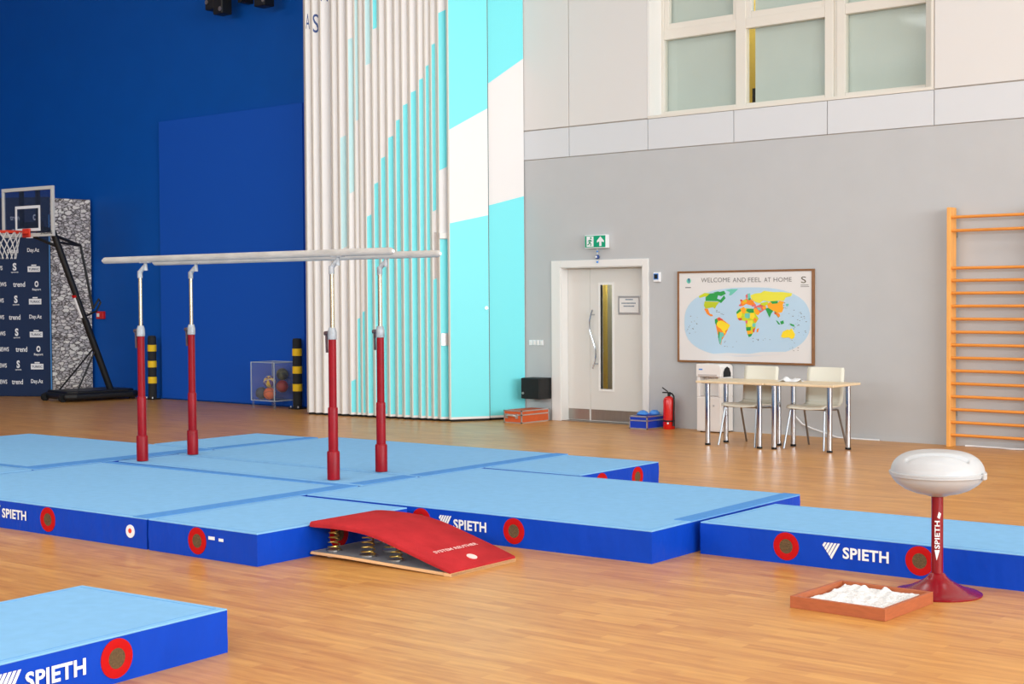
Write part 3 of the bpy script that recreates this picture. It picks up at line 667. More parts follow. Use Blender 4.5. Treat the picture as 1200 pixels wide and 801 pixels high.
MB().box(-.44, -.385, -.0008, .003, .125, .145).build('care_label', M['print_white'], mF, world=False); MB().box(-.345, -.305, -.0008, .003, .122, .14).build('care_label', M['print_white'], mF, world=False)
mM = gym_mat('wide landing mat behind the red springboard, white lettering on its front', (-5.045, 7.215), 3.2, 2.92, 2.0, [(-.13, -.004, .47, 1.99)])
ring_vent(mM, (-1.045, .005, .105), (0,-1,0)); ring_vent(mM, (-1.83, .005, .105), (0,-1,0)); spieth(mM, (-1.665, .0003, .075), (1,0,0), (0,0,1), .083)
mR = gym_mat('narrow landing mat running behind the white chalk bowl stand', (-2.93, 7.79), 2.4, 2.1, 1.0)
ring_vent(mR, (-1.50, .005, .105), (0,-1,0)); ring_vent(mR, (-.665, .005, .105), (0,-1,0)); spieth(mR, (-1.255, .0003, .07), (1,0,0), (0,0,1), .085)
gym_mat('narrow strip mat lying between the posts of the parallel bars', (-8.02, 7.655), 2.6, 2.94, .66, [(-.15, -.004, .03, .63)])
gym_mat('wide landing mat on the far side of the parallel bars, facing the folding partition', (-8.045, 8.345), 2.6, 2.975, 2.0, [(-.14, -.004, .01, 1.99)])
mBR = gym_mat('small landing mat nearest the blue case, behind the wide lettered mat', (-7.09, 9.16), 2.6, .985, 1.17)
ring_vent(mBR, (-.005, .83, .105), (1,0,0)); ring_vent(mBR, (-.005, .3, .105), (1,0,0))
gym_mat('small landing mat behind the rear post, nearest the blue wall', (-11.075, 8.69), 2.6, .92, 1.36, [(-.13, -.004, .01, 1.35)])
gym_mat('wide landing mat at the far end of the parallel bars, towards the basketball stand', (-10.98, 6.72), 2.6, 2.94, 1.94, [(-.20, -.004, .01, 1.93), (-2.95, -.21, .004, .07)])
gym_mat('small landing mat cut off by the picture edge, beside the wide sticker mat', (-10.905, 5.37), 2.6, .95, 1.33)
mG = gym_mat('single landing mat alone in the foreground, lettering on its side', (-5.085, 2.19), 5.6, 1.02, 2.03)
ring_vent(mG, (-.004, 1.385, .105), (1,0,0)); ring_vent(mG, (-.004, .55, .105), (1,0,0)); spieth(mG, (-.0003, .80, .072), (0,1,0), (0,0,1), .088)

# ================================================================== parallel bars
PX = [(-10.763, 7.646), (-10.841, 8.247), (-8.433, 7.757), (-8.52, 8.362)]
pbx = thing('parallel_bars', 'gymnastic parallel bars with pale chalky rails on four red posts', 'parallel bars', (-9.64, 8.0, .2))
for i, (x, y) in enumerate(PX):
    zb = MZ+.0045
    ps = MB().lathe([(.05,zb),(.05,.415),(.046,.425),(.0385,.426),(.0385,.755),(.036,.765),(.031,.766),(.031,1.298),(.0005,1.299)], 20, (x,y,0)).build('post', M['red_post'], pbx, smooth=True)
    MB().lathe([(.0315,1.292),(.035,1.294),(.036,1.30),(.0355,1.35),(.026,1.385),(.0005,1.387)], 18, (x,y,0)).build('locking_cap', M['chalk_metal'], pbx, smooth=True)
    MB().cyl((x-.03,y-.012,1.34),(x-.062,y-.024,1.34),.02,.016,n=12).cyl((x-.042,y-.018,1.19),(x-.048,y-.018,1.35),.010,n=8).build('locking_lever', M['lever'], pbx, smooth=True)
    MB().cyl((x,y,1.38),(x,y,1.845),.0165,n=14).build('inner_rod', M['rod'], pbx, smooth=True)
    MB().cyl((x,y,1.80),(x,y,1.862),.022,n=14).tube([(x,y,1.85),(x+.02,y+.012,1.878),(x+.04,y+.022,1.902)],[.02,.019,.018],10).build('swivel_joint', M['chalk_metal'], pbx, smooth=True)
    MB().cyl((x+.042,y+.028,1.865),(x+.042,y+.028,1.935),.020,.014,n=12).slab((x-.02,y+.006,1.93),(.12,0,0),(0,.04,0),(0,0,.012)).build('rail_clamp', M['chalk_metal'], pbx, smooth=True)
def rail(pa, pb_):
    pa, pb_ = Vector(pa), Vector(pb_); d = (pb_-pa).normalized(); s = d.cross(Vector((0,0,1))); n = 18; vs = []
    st = [(0,.6),(.012,.9),(.03,1)]; L = (pb_-pa).length
    pos = [(a, k) for a, k in st]+[(L-a, k) for a, k in reversed(st)]
    for a, k in pos:
        for j in range(n):
            q = 2*math.pi*j/n; vs.append(pa+d*a+s*(.021*k*math.cos(q))+Vector((0,0,.029*k*math.sin(q))))
    fs = [(i*n+j, i*n+(j+1)%n, (i+1)*n+(j+1)%n, (i+1)*n+j) for i in range(len(pos)-1) for j in range(n)]+[tuple(range(n-1,-1,-1)), tuple(range((len(pos)-1)*n, len(pos)*n))]
    o = MB().add(vs, fs).build('rail', M['rail'], pbx, smooth=True)
    return o
dA = Vector((2.33, .111, 0)).normalized()
for (i, j) in ((0, 2), (1, 3)):
    mid = (Vector((*PX[i], 0))+Vector((*PX[j], 0)))/2+Vector((.035, .028, 1.963 if i == 0 else 1.957))
    rail(mid-dA*1.75, mid+dA*1.75)
    for sg_ in (-1, 1):
        e = mid+dA*1.75*sg_; MB().cyl(e-dA*sg_*.002, e+dA*sg_*.006, .013, n=12).build('end_cap', M['print_white'], pbx)

# ================================================================== springboard
sbt = thing('springboard', 'red carpeted springboard with coil springs in front of the blue mats', 'springboard', (-5.72, 6.16, 0), R_(3.1))
SL, SW = 1.135, .62                           # local x from -SL (high end) to 0, y from 0 to SW
dk = [(0,.192,.222),(.04,.190,.226),(.15,.194,.230),(.29,.194,.228),(.40,.190,.222),(.474,.182,.213),(.58,.163,.195),(.688,.135,.167),(.849,.092,.122),(.981,.056,.085),(1.07,.034,.058),(1.135,.018,.036)]
def interp(tab, s, c):
    for a, b in zip(tab, tab[1:]):
        if s <= b[0]: t = (s-a[0])/(b[0]-a[0]); return a[c]*(1-t)+b[c]*t
    return tab[-1][c]
def sheet(s0, s1, y0, y1, lo, hi, n=24, e=0.0):
    m = MB(); vs = []
    for i in range(n+1):
        s = s0+(s1-s0)*i/n; a, b = lo(s), hi(s)
        h = min(.012, (b-a)*.45)
        vs += [(-SL+s,y0+e,a),(-SL+s,y1-e,a),(-SL+s,y1,a+h),(-SL+s,y1,b-h),(-SL+s,y1-h,b),(-SL+s,y0+h,b),(-SL+s,y0,b-h),(-SL+s,y0,a+h)]
    fs = [(i*8+j, i*8+(j+1)%8, (i+1)*8+(j+1)%8, (i+1)*8+j) for i in range(n) for j in range(8)]+[tuple(range(7,-1,-1)), tuple(range(n*8, n*8+8))]
    return m.add(vs, fs)
sheet(0, SL, 0, SW, lambda s: interp(dk, s, 1), lambda s: interp(dk, s, 2)).build('padded_deck', M['board_red'], sbt, smooth=True, world=False, angle=50)
zb_ = lambda s: .020 if s < .3 else (.020-(s-.3)*.022 if s < 1.08 else .0028)
bp_ = sheet(.0, SL+.004, .004, SW-.004, lambda s: max(.001, zb_(s)), lambda s: max(.001, zb_(s))+.016).build('base_plank', M['plywood'], sbt, smooth=True, world=False)
MB().grid(lambda u_, v_: (-SL+.01+u_*(SL-.09), .012+v_*(SW-.024), zb_(.01+u_*(SL-.09))+.0172), 20, 2).build('plank_surface', M['grey_ply'], sbt, world=False, recalc=False)
MB().box(-.05, .004, .002, SW-.002, .001, .02).build('front_edge', M['plywood'], sbt, world=False)
def coil(x, y, z0, z1, r0, r1, turns):
    pts = []
    n = int(turns*12)
    for i in range(n+1):
        t = i/n; a = 2*math.pi*turns*t; r = r0+(r1-r0)*t; pts.append((x+r*math.cos(a), y+r*math.sin(a), z0+(z1-z0)*t))
    return MB().tube(pts, .0045, 6)
for s, r0, r1 in ((.11,.040,.026),(.40,.046,.030),(.63,.040,.028)):
    for y in ((.10, .52) if s != .40 else (.10, .31, .52)):
        coil(-SL+s, y, zb_(s)+.024, interp(dk, s, 1)-.002, r0, r1, 5 if s < .5 else 4).build('coil_spring', M['brass'], sbt, smooth=True, world=False)
        MB().cyl((-SL+s, y, zb_(s)+.015), (-SL+s, y, zb_(s)+.026), r0+.008, n=16).build('spring_cup', M['brushed'], sbt, world=False)
for y in (.08, SW-.08): MB().cyl((-SL+.10, y, 0), (-SL+.10, y, .021), .02, n=12).build('rubber_foot', M['cooler_grey'], sbt, world=False)
# print on the deck
sd0, sd1 = .93, 1.10
def deckpt(s, y): return Vector((-SL+s, y, interp(dk, s, 2)))
a = deckpt(.925, 0); b = deckpt(1.06, 0); uvec = (a-b).normalized()
tx = MB(); o_ = deckpt(.935, .11)+Vector((0,0,.001)); lettering(tx, 'SYSTEM REUTHER', o_, (0,1,0), uvec, .40, .030, .0022, .025, 1.05)
tx.build('lettering', mat('faded_print', (240,190,186), .7), sbt, world=False)
dn = Vector((0,1,0)).cross(uvec).normalized()
cpt = deckpt(1.045, .31); MB().disc(cpt-dn*.004, .033, dn, .0075, 24).build('round_logo', mat('faded_logo', (242,202,196), .7), sbt, world=False)

# ================================================================== chalk bowl stand and tray
cs = thing('chalk_bowl_stand', 'white lidded chalk bowl on a maroon pedestal stand', 'chalk stand', (-3.35, 7.455, 0), R_(3))
prof = [(.001,0),(.235,0),(.236,.006),(.225,.012),(.19,.020),(.145,.036),(.10,.058),(.068,.078),(.05,.095),(.042,.108),(.033,.114),(.0005,.115)]
MB().lathe(prof, 48).build('base_cone', M['maroon'], cs, smooth=True, world=False, angle=50)
MB().lathe([(.0315,.10),(.0315,.545)], 24).build('pole', M['maroon'], cs, smooth=True, world=False)
MB().lathe([(.001,.527),(.05,.528),(.06,.534),(.12,.546),(.17,.565),(.215,.596),(.238,.624),(.244,.638),(.249,.640),(.249,.650),(.001,.650)], 56).build('bowl', M['white_abs'], cs, smooth=True, world=False, angle=60)
def lid_z(r): 
    t = r/.245; return .655+.118*(1-t**3.4)**.5 if t < 1 else .655
def lidf(u_, v_):
    r = .2449*min(1, u_**.8); a = 2*math.pi*v_
    z = lid_z(r)
    # finger grooves before and behind the handle band that crosses the lid
    x, y = r*math.cos(a), r*math.sin(a); va_ = R_(-69)            # direction of the main view, in the lid's frame
    fb = x*math.cos(va_)+y*math.sin(va_); sb = -x*math.sin(va_)+y*math.cos(va_)
    along = max(0, min(1, (.165-abs(sb))/.018))
    gr = math.exp(-((abs(fb)-.135)/.017)**4)
    z -= .020*gr*along
    return (r*math.cos(a), r*math.sin(a), z)
MB().grid(lidf, 80, 160).build('lid', M['white_abs'], cs, smooth=True, world=False, angle=75, recalc=False)
MB().lathe([(.230,.650),(.253,.651),(.253,.659),(.240,.662)], 56).build('lid_rim', M['white_abs'], cs, smooth=True, world=False)
MB().box(.248, .264, -.02, .02, .630, .666).build('hinge', M['white_abs'], cs, world=False, bevel=.005)
# lettering reading upwards, facing the viewer
va = Vector((.52, -.85, 0)); va = Vector((-cs.location.x, -cs.location.y, 0)).normalized(); va.rotate(Matrix.Rotation(-R_(3), 3, 'Z'))
side = Vector((0,0,1)).cross(va)      # to the viewer's right
def wrap(m, r):                        # bend flat print onto the pole
    out = []
    for v in m.v:
        v = Vector(v); s_ = v.dot(side); a = s_/r
        out.append(tuple(va*(r*math.cos(a))+side*(r*math.sin(a))+Vector((0,0,v.z))))
    m.v = out; return m
lt = MB(); lettering(lt, 'SPIETH', side*.013+Vector((0,0,.247)), (0,0,1), -side, .150, .027, 0, .02, 1.05)
lt.add([side*.013+Vector((0,0,.240)), Vector((0,0,.240)), -side*.014+Vector((0,0,.240)), Vector((0,0,.184))-side*.003], [(0,1,2,3)])
lt.add([side*.020+Vector((0,0,.436)), side*.008+Vector((0,0,.446)), Vector((0,0,.416)), side*.012+Vector((0,0,.408))], [(0,1,2,3)])
wrap(lt, .0345).build('lettering', M['print_white'], cs, world=False)

ty = thing('chalk_tray', 'shallow wooden tray of chalk on the floor beside the chalk bowl stand', 'tray', (-3.52, 6.92, 0), R_(0))
tx0, tx1, ty0, ty1 = -.265, .265, -.275, .275
h_ = .062; tt = .022
MB().box(tx0, tx1, ty0, ty0+tt, 0, h_).build('side_board', M['tray_wood'], ty, world=False, bevel=.002)
MB().box(tx0, tx1, ty1-tt, ty1, 0, h_).build('side_board', M['tray_wood'], ty, world=False, bevel=.002)
MB().box(tx0, tx0+tt, ty0+tt, ty1-tt, 0, h_).build('side_board', M['tray_wood'], ty, world=False, bevel=.002)
MB().box(tx1-tt, tx1, ty0+tt, ty1-tt, 0, h_).build('side_board', M['tray_wood'], ty, world=False, bevel=.002)
MB().box(tx0+tt, tx1-tt, ty0+tt, ty1-tt, .001, .012).build('bottom', M['plywood'], ty, world=False)
from mathutils import noise
def chk(u_, v_):
    x = tx0+tt+.001+u_*(tx1-tx0-2*tt-.002); y = ty0+tt+.001+v_*(ty1-ty0-2*tt-.002)
    ed = min(u_, 1-u_, v_, 1-v_); e_ = min(1, ed*14)
    back = max(0, (v_-.72)/.28)
    z = .018+.022*e_+.011*noise.noise(Vector((x*14, y*14, 2)))*e_+.005*noise.noise(Vector((x*45, y*45, 7)))
    lump = max(0, noise.noise(Vector((x*22, y*22, 4.3)))-.02)
    z += (.035*back+.010)*lump*e_ + .012*back*e_
    return (x-3.52, y+6.92, max(.0125, z))
tag(MB().grid(chk, 90, 90).build('chalk_powder', M['chalk'], None, smooth=True, recalc=False, angle=180), 'loose white chalk powder filling the wooden tray', 'chalk', kind='stuff')

# ================================================================== things on and by the back wall
# exit sign with charm
es = thing('exit_sign', 'green running man exit sign box above the white door', 'exit sign', (-11.3, WY, 2.23))
ex0, ex1, ez0, ez1, ed = -11.47, -11.13, 2.235, 2.405, .075
MB().box(ex0, ex1+.0, WY-ed, WY, ez0, ez1).build('housing', M['print_white'], es, bevel=.006)
MB().box(ex0+.008, ex1-.008, WY-ed-.003, WY-ed, ez0+.012, ez1-.010).build('sign_face', M['green_sign'], es)
pg = MB(); yf = WY-ed-.0035
def P2(x, z): return (x, yf, z)
x0 = ex0+.035
pg.prism([P2(x0, ez0+.02), P2(x0+.11, ez0+.02), P2(x0+.11, ez1-.018), P2(x0, ez1-.018)], (0,-.0006,0))
ax = ex1-.085
pg.prism([P2(ax-.018, ez0+.025), P2(ax+.018, ez0+.025), P2(ax+.018, ez0+.085), P2(ax+.055, ez0+.072), P2(ax+.055, ez0+.095), P2(ax, ez1-.02), P2(ax-.055, ez0+.095), P2(ax-.055, ez0+.072), P2(ax-.018, ez0+.085)], (0,-.0006,0))
pg.build('pictogram', M['print_white'], es)
rm = MB(); yf = yf-.0012
rm.cyl((x0+.068, yf, ez1-.040), (x0+.068, yf-.0005, ez1-.040), .012, n=12)
def limb(a, b, w_):
    a, b = Vector((a[0], yf, a[1])), Vector((b[0], yf, b[1])); d = (b-a).normalized(); s = Vector((-d.z, 0, d.x))*w_/2
    rm.prism([a+s, b+s, b-s, a-s], (0,-.0005,0))
zz = ez0
limb((x0+.060, zz+.108), (x0+.048, zz+.072), .022); limb((x0+.048, zz+.075), (x0+.072, zz+.052), .014); limb((x0+.072, zz+.055), (x0+.064, zz+.028), .012)
limb((x0+.048, zz+.075), (x0+.034, zz+.05), .014); limb((x0+.036, zz+.052), (x0+.012, zz+.044), .012); limb((x0+.06, zz+.106), (x0+.088, zz+.088), .010); limb((x0+.058, zz+.106), (x0+.028, zz+.098), .010); limb((x0+.028, zz+.098), (x0+.022, zz+.078), .009)
rm.build('running_figure', M['green_sign'], es)
ch = thing('hanging_charm', 'small blue and white bead charm hanging under the exit sign', 'charm', (-11.3, WY-.03, 2.03))
MB().cyl((-11.3, WY-.03, 2.03), (-11.3, WY-.03, 2.235), .003, n=6).build('cord', M['alu'], ch)
for z, r, m in ((2.195, .012, M['blue_bag']), (2.125, .03, M['print_navy']), (2.06, .014, M['blue_bag'])): MB().sphere((-11.3, WY-.033, z), r, 14, 8).build('bead', m, ch, smooth=True)
MB().sphere((-11.3, WY-.056, 2.125), .015, 12, 8).build('bead_eye', M['print_white'], ch, smooth=True)
# room controller
rc_ = thing('room_controller', 'small white wall controller with dark screen between door and map', 'controller', (-10.39, WY, 1.8))
MB().box(-10.44, -10.335, WY-.03, WY, 1.795, 1.915).build('housing', M['print_white'], rc_, bevel=.008)
MB().box(-10.43, -10.36, WY-.033, WY-.03, 1.825, 1.90).build('bezel', M['blue_bag'], rc_)
MB().box(-10.42, -10.37, WY-.035, WY-.033, 1.835, 1.89).build('screen', M['black'], rc_)
# switches
for i in range(4):
    x = -12.46+.062*i
    s = thing('light_switch', ['light switch plate nearest the cyan partition', 'second light switch plate from the cyan partition', 'third light switch plate from the cyan partition', 'light switch plate nearest the door trim'][i], 'switch', (x, WY, .98), 0, 'row of light switches')
    MB().box(x, x+.054, WY-.010, WY, .98, 1.05).build('plate', M['print_white'], s, bevel=.003)
    MB().box(x+.014, x+.040, WY-.016, WY-.010, .992, 1.038).build('rocker', M['white'], s, bevel=.002)
# black wall cabinet
wc = thing('wall_cabinet', 'small black metal wall cabinet between partition and door', 'cabinet', (-12.28, WY, .28))
MB().box(-12.40, -12.09, WY-.24, WY, .285, .56).build('body', M['black'], wc, bevel=.006)
dd = MB().box(-12.395, -12.095, WY-.256, WY-.24, .29, .555).build('cabinet_door', M['black'], wc, bevel=.004)
sub(MB().cyl((-12.36, WY-.268, .36), (-12.36, WY-.256, .36), .016, n=14), 'lock', M['alu'], dd)
# flight cases
def case(label, name, cx, cy, rz, lx, ly, h, m, loc=None):
    t = thing(name, label, 'case', (cx, cy, 0), R_(rz))
    e = .014
    MB().box(-lx/2+.004, lx/2-.004, -ly/2+.004, ly/2-.004, .006, h*.66).build('body', m, t, world=False)
    MB().box(-lx/2+.004, lx/2-.004, -ly/2+.004, ly/2-.004, h*.66+.004, h-.004).build('lid', m, t, world=False)
    fr_ = MB()
    for sx in (-1, 1):
        for sy in (-1, 1):
            fr_.box(sx*lx/2-e if sx > 0 else -lx/2, lx/2 if sx > 0 else -lx/2+e, ly/2-e if sy > 0 else -ly/2, ly/2 if sy > 0 else -ly/2+e, 0, h)
    for z0 in (0, h*.66-.008, h-.013):
        for sy in (-1, 1): fr_.box(-lx/2, lx/2, ly/2-.012 if sy > 0 else -ly/2, ly/2 if sy > 0 else -ly/2+.012, z0, z0+.014)
        for sx in (-1, 1): fr_.box(lx/2-.012 if sx > 0 else -lx/2, lx/2 if sx > 0 else -lx/2+.012, -ly/2, ly/2, z0, z0+.014)
    fr_.build('edge_profile', M['alu'], t, world=False)
    return t
oc = case('orange case with aluminium edges on the floor by the cyan partition', 'flight_case', -12.20, 14.62, 0, .30, .56, .165, M['orange_case'])
MB().tube([(-.10,-.285,.09),(-.06,-.30,.10),(.02,-.30,.10),(.06,-.285,.09)], .012, 8).box(-.12,-.08,-.288,-.28,.06,.12).box(.05,.09,-.288,-.28,.06,.12).build('handle', M['alu'], oc, world=False)
bc_ = case('blue case with aluminium edges on the floor between door and extinguisher', 'flight_case', -10.40, 14.785, 0, .27, .40, .16, M['blue_case'])
for i, (dx, dy, r) in enumerate(((-.04, -.05, .075), (.05, .08, .07))):
    pl = MB(); rr = random.Random(i)
    pl.lathe([(.001,0),(r*.9,.004),(r,.018),(r*.8,.04),(r*.45,.056),(.002,.058)], 14, (bc_.location.x+dx, bc_.location.y+dy, .1605))
    pl.v = [(x+rr.uniform(-.006,.006), y+rr.uniform(-.006,.006), max(.1605, z+rr.uniform(-.006,.004)*(z > .17))) for x, y, z in pl.v]
    tag(pl.build('plastic_bundle', M['blue_bag'], None, smooth=True, angle=60), ['crumpled light blue bundle on the blue case, nearer the door', 'crumpled light blue bundle on the blue case, nearer the extinguisher'][i], 'bundle', 'blue bundles on the case')
# fire extinguisher
fe = thing('fire_extinguisher', 'red fire extinguisher standing by the blue case', 'fire extinguisher', (-10.12, 14.84, 0))
MB().lathe([(.001,0),(.068,0),(.072,.008),(.072,.34),(.062,.375),(.035,.395),(.02,.40),(.001,.40)], 24).build('cylinder', M['red_ext'], fe, smooth=True, world=False)
MB().lathe([(.0725,.09),(.0735,.092),(.0735,.108),(.0725,.11)], 24).build('band', M['black'], fe, smooth=True, world=False)
MB().cyl((0,0,.395),(0,0,.44),.018,n=12).box(-.09,.02,-.012,.012,.435,.45).build('valve', M['black'], fe, world=False)
MB().slab((-.02,-.011,.452),(-.075,0,.045),(0,.022,0),(0,0,.008)).build('squeeze_lever', M['black'], fe, world=False)
MB().tube([(.015,0,.43),(.05,-.01,.435),(.085,-.02,.40),(.095,-.03,.32),(.092,-.035,.2),(.088,-.03,.10)], .010, 8).cyl((.088,-.03,.10),(.088,-.03,.04),.012,.018,n=10).build('hose', M['black'], fe, smooth=True, world=False)
MB().disc((.03,-.067,.075), .012, (.4,-.9,0), .008, 12).build('gauge', M['print_white'], fe, world=False)

# world map poster
PY = WY-.030
def mp_(cx, cy): q = onY(780+cx/5.72, 300+cy/5.72, PY-.002); return (q.x, q.z)
pm = thing('map_poster', 'framed world map poster with printed greeting on the grey wall', 'poster', (-9.15, WY, .81))
px0, px1, pz0, pz1 = -10.075, -8.215, .815, 1.92
MB().box(px0+.02, px1-.02, PY, WY, pz0+.02, pz1-.02).build('sheet', M['paper'], pm)
fr2 = MB()
for a in ((px0,px1,pz0,pz0+.024),(px0,px1,pz1-.024,pz1),(px0,px0+.024,pz0+.024,pz1-.024),(px1-.024,px1,pz0+.024,pz1-.024)): fr2.box(a[0],a[1],PY-.012,WY,a[2],a[3])
fr2.build('frame', M['walnut'], pm, bevel=.003)
def mpoly(pts, m, name, lift): 
    P = [mp_(*p) for p in pts]
    MB().prism([(x, PY-.001, z) for x, z in P], (0, -lift, 0)).build(name, M[m], pm)
sea = []
cxm, cym, aw, ah = 548, 440, 422, 231
for i in range(48):
    q = 2*math.pi*i/48; c_, s_ = math.cos(q), math.sin(q)
    x = abs(c_)**.8*math.copysign(1, c_); z = abs(s_)**.75*math.copysign(1, s_)
    sea.append((cxm+aw*x, cym+ah*z-.012*(x*aw)))
mpoly(sea, 'sea', 'printed_sea', .0008)
LANDS = [
 ('lime', [(474,380),(500,350),(540,348),(592,352),(606,390),(624,418),(604,450),(604,478),(584,520),(560,544),(548,522),(538,470),(536,436),(512,430),(486,424)]),
 ('orange', [(500,330),(506,300),(540,286),(570,284),(590,306),(606,326),(576,332),(540,320),(516,336)]),
 ('pink', [(596,338),(640,322),(672,334),(676,352),(640,376),(612,394),(590,352)]),
 ('orange', [(330,424),(360,408),(432,462),(404,520),(378,560),(372,596),(354,540),(340,480)]),
 ('green', [(726,366),(752,380),(768,400),(756,414),(742,394)]),
 ('ice', [(300,655),(420,648),(560,655),(640,642),(800,640),(770,664),(600,668),(380,668)]),
 ('lime', [(222,268),(262,246),(300,250),(298,280),(262,270),(228,280)]),
 ('green', [(268,275),(298,250),(340,246),(392,232),(404,252),(372,268),(352,262),(345,285),(368,292),(392,262),(402,282),(372,314),(350,302),(268,300)]),
 ('green', [(318,244),(350,236),(368,240),(342,250)]),
 ('teal', [(400,228),(440,220),(486,220),(470,236),(440,262),(424,262),(432,240)]),
 ('ygreen', [(262,302),(362,306),(342,330),(330,352),(318,342),(268,352),(256,330)]),
 ('orange', [(258,352),(284,352),(296,386),(312,390),(318,402),(300,402),(278,388)]),
 ('red_m', [(344,418),(360,410),(386,424),(372,434),(356,432)]),
 ('green', [(330,424),(344,416),(352,436),(340,462),(332,448)]),
 ('yellow_m', [(352,436),(372,430),(432,462),(420,486),(398,502),(404,520),(390,514),(370,486),(346,470),(342,450)]),
 ('orange', [(342,462),(364,486),(376,506),(364,510),(348,484)]),
 ('teal', [(362,508),(386,512),(394,534),(378,544),(374,570),(370,590),(360,560),(356,530)]),
 ('green', [(356,500),(364,512),(358,552),(366,588),(378,600),(362,586),(352,540)]),
 ('yellow_m', [(476,388),(500,366),(512,372),(510,400),(494,428),(480,412)]), ('green', [(474,376),(500,350),(508,366),(478,388)]),
 ('amber', [(500,352),(524,338),(540,358),(532,386),(514,380)]), ('green', [(546,352),(590,352),(592,378),(562,380),(540,366)]),
 ('teal', [(532,384),(566,382),(566,412),(548,418),(530,408)]), ('lime', [(510,388),(532,386),(530,408),(514,410)]), ('red_m', [(484,414),(512,414),(510,430),(494,430)]),
 ('yellow_m', [(566,382),(592,380),(598,404),(586,424),(566,418)]), ('amber', [(592,352),(606,348),(634,378),(620,396),(602,386)]), ('teal', [(610,342),(636,346),(644,364),(622,360)]),
 ('orange', [(588,424),(602,412),(616,430),(598,446)]), ('pyellow', [(548,432),(584,430),(580,470),(556,474),(546,456)]), ('pink', [(536,428),(550,432),(548,456),(536,446)]),
 ('teal', [(582,452),(604,448),(600,474),(582,472)]), ('green', [(540,476),(572,474),(570,498),(542,500)]), ('red_m', [(586,488),(602,478),(594,512),(584,506)]),
 ('amber', [(544,500),(576,498),(580,520),(552,524)]), ('green', [(552,524),(582,518),(574,536),(558,542)]), ('orange', [(612,488),(626,482),(620,510),(610,508)]),
 ('pink', [(536,262),(552,250),(550,276),(542,288)]), ('teal', [(550,252),(566,248),(568,280),(552,294)]), ('green', [(556,284),(570,280),(570,292),(558,296)]), ('orange', [(556,298),(588,296),(592,312),(566,318)]),
 ('amber', [(512,306),(532,298),(548,306),(540,318),(516,322)]), ('pink', [(492,324),(512,322),(508,336),(494,334)]), ('red_m', [(500,290),(514,290),(512,302),(502,304)]), ('lime', [(520,296),(540,292),(544,304),(526,306)]),
 ('pink', [(576,326),(606,322),(606,336),(580,338)]), ('red_m', [(634,322),(660,318),(662,332),(640,334)]), ('amber', [(648,338),(672,334),(676,352),(656,358)]),
 ('pyellow', [(570,262),(600,250),(640,246),(660,232),(720,240),(780,240),(848,248),(844,266),(806,276),(792,300),(768,296),(700,304),(656,296),(630,316),(600,306),(578,290)]),
 ('lime', [(636,314),(684,304),(692,320),(664,334),(640,326)]),
 ('amber', [(690,312),(708,306),(752,312),(766,298),(796,306),(786,324),(790,352),(780,376),(752,380),(716,362),(688,346),(682,328)]),
 ('green', [(702,302),(752,300),(752,316),(716,320)]), ('green', [(668,352),(688,346),(722,366),(708,384),(698,412),(690,396),(680,374)]),
 ('orange', [(742,378),(764,384),(768,402),(756,410),(744,392)]), ('red_m', [(728,376),(742,378),(742,392),(732,388)]), ('green', [(740,428),(752,436),(770,458),(756,456)]), ('green', [(768,438),(790,430),(794,450),(776,458)]), ('green', [(832,450),(862,460),(864,472),(840,464)]),
 ('yellow_m', [(786,506),(820,490),(828,496),(846,484),(868,524),(862,546),(846,556),(826,544),(792,548),(774,540)]),
 ('teal', [(806,320),(826,318),(820,336),(810,334)]),
]
for k, (m, pts) in enumerate(LANDS): mpoly(pts, m, 'printed_land', .0012+.00006*k)
for wd, c0, c1 in (('WELCOME',238,432), ('AND',450,537), ('FEEL',553,640), ('AT',660,705), ('HOME',724,845)):
    a = mp_(c0, 176-(c0-238)*.007); b = mp_(c1, 176-(c0-238)*.007); c2 = mp_(c0, 146-(c0-238)*.007)
    lettering(MB(), wd, (a[0], PY-.001, a[1]), (1,0,0), (0,0,1), b[0]-a[0], c2[1]-a[1], .0012, 0, 1.04).build('printed_word', M['print_grey'], pm)
lo = MB(); a = mp_(155, 166)
lo.disc((a[0], PY-.0005, a[1]), .032, (0,-1,0), .0012, 20); lo.build('printed_emblem', M['teal'], pm)
lo = MB(); lo.prism([(a[0]-.012, PY-.0018, a[1]+.03), (a[0]+.016, PY-.0018, a[1]+.03), (a[0]+.004, PY-.0018, a[1]-.03)], (0,-.0006,0)); lo.build('printed_emblem', M['print_navy'], pm)
lo = MB(); a = mp_(132, 214); lo.box(a[0], a[0]+.08, PY-.0015, PY-.0005, a[1], a[1]+.012); a = mp_(905, 206); lo.box(a[0], a[0]+.11, PY-.0015, PY-.0005, a[1], a[1]+.006)
a = mp_(900, 196); lo.box(a[0]+.01, a[0]+.11, PY-.0015, PY-.0005, a[1], a[1]+.007); lo.build('printed_caption', M['print_grey'], pm)
lo = MB(); a = mp_(908, 180); lettering(lo, 'S', (a[0], PY-.001, a[1]), (1,0,0), (0,0,1), .065, .075, .0012, 0); lo.build('printed_emblem', mat('emblem_olive', (96,84,60), .6), pm)
isl = MB()
ri = random.Random(3)
for (cx, cy, n, sx, sy) in ((180,460,16,40,60),(880,440,26,60,90),(640,570,9,60,20),(430,590,6,60,25),(360,380,8,30,14),(860,600,8,30,40),(800,330,6,20,30)):
    for _ in range(n):
        a = mp_(cx+ri.uniform(-sx,sx), cy+ri.uniform(-sy,sy)); s = ri.uniform(.004,.009); isl.box(a[0], a[0]+s*2, PY-.0024, PY-.0008, a[1], a[1]+s*.8)
isl.build('printed_islands', M['print_grey'], pm)

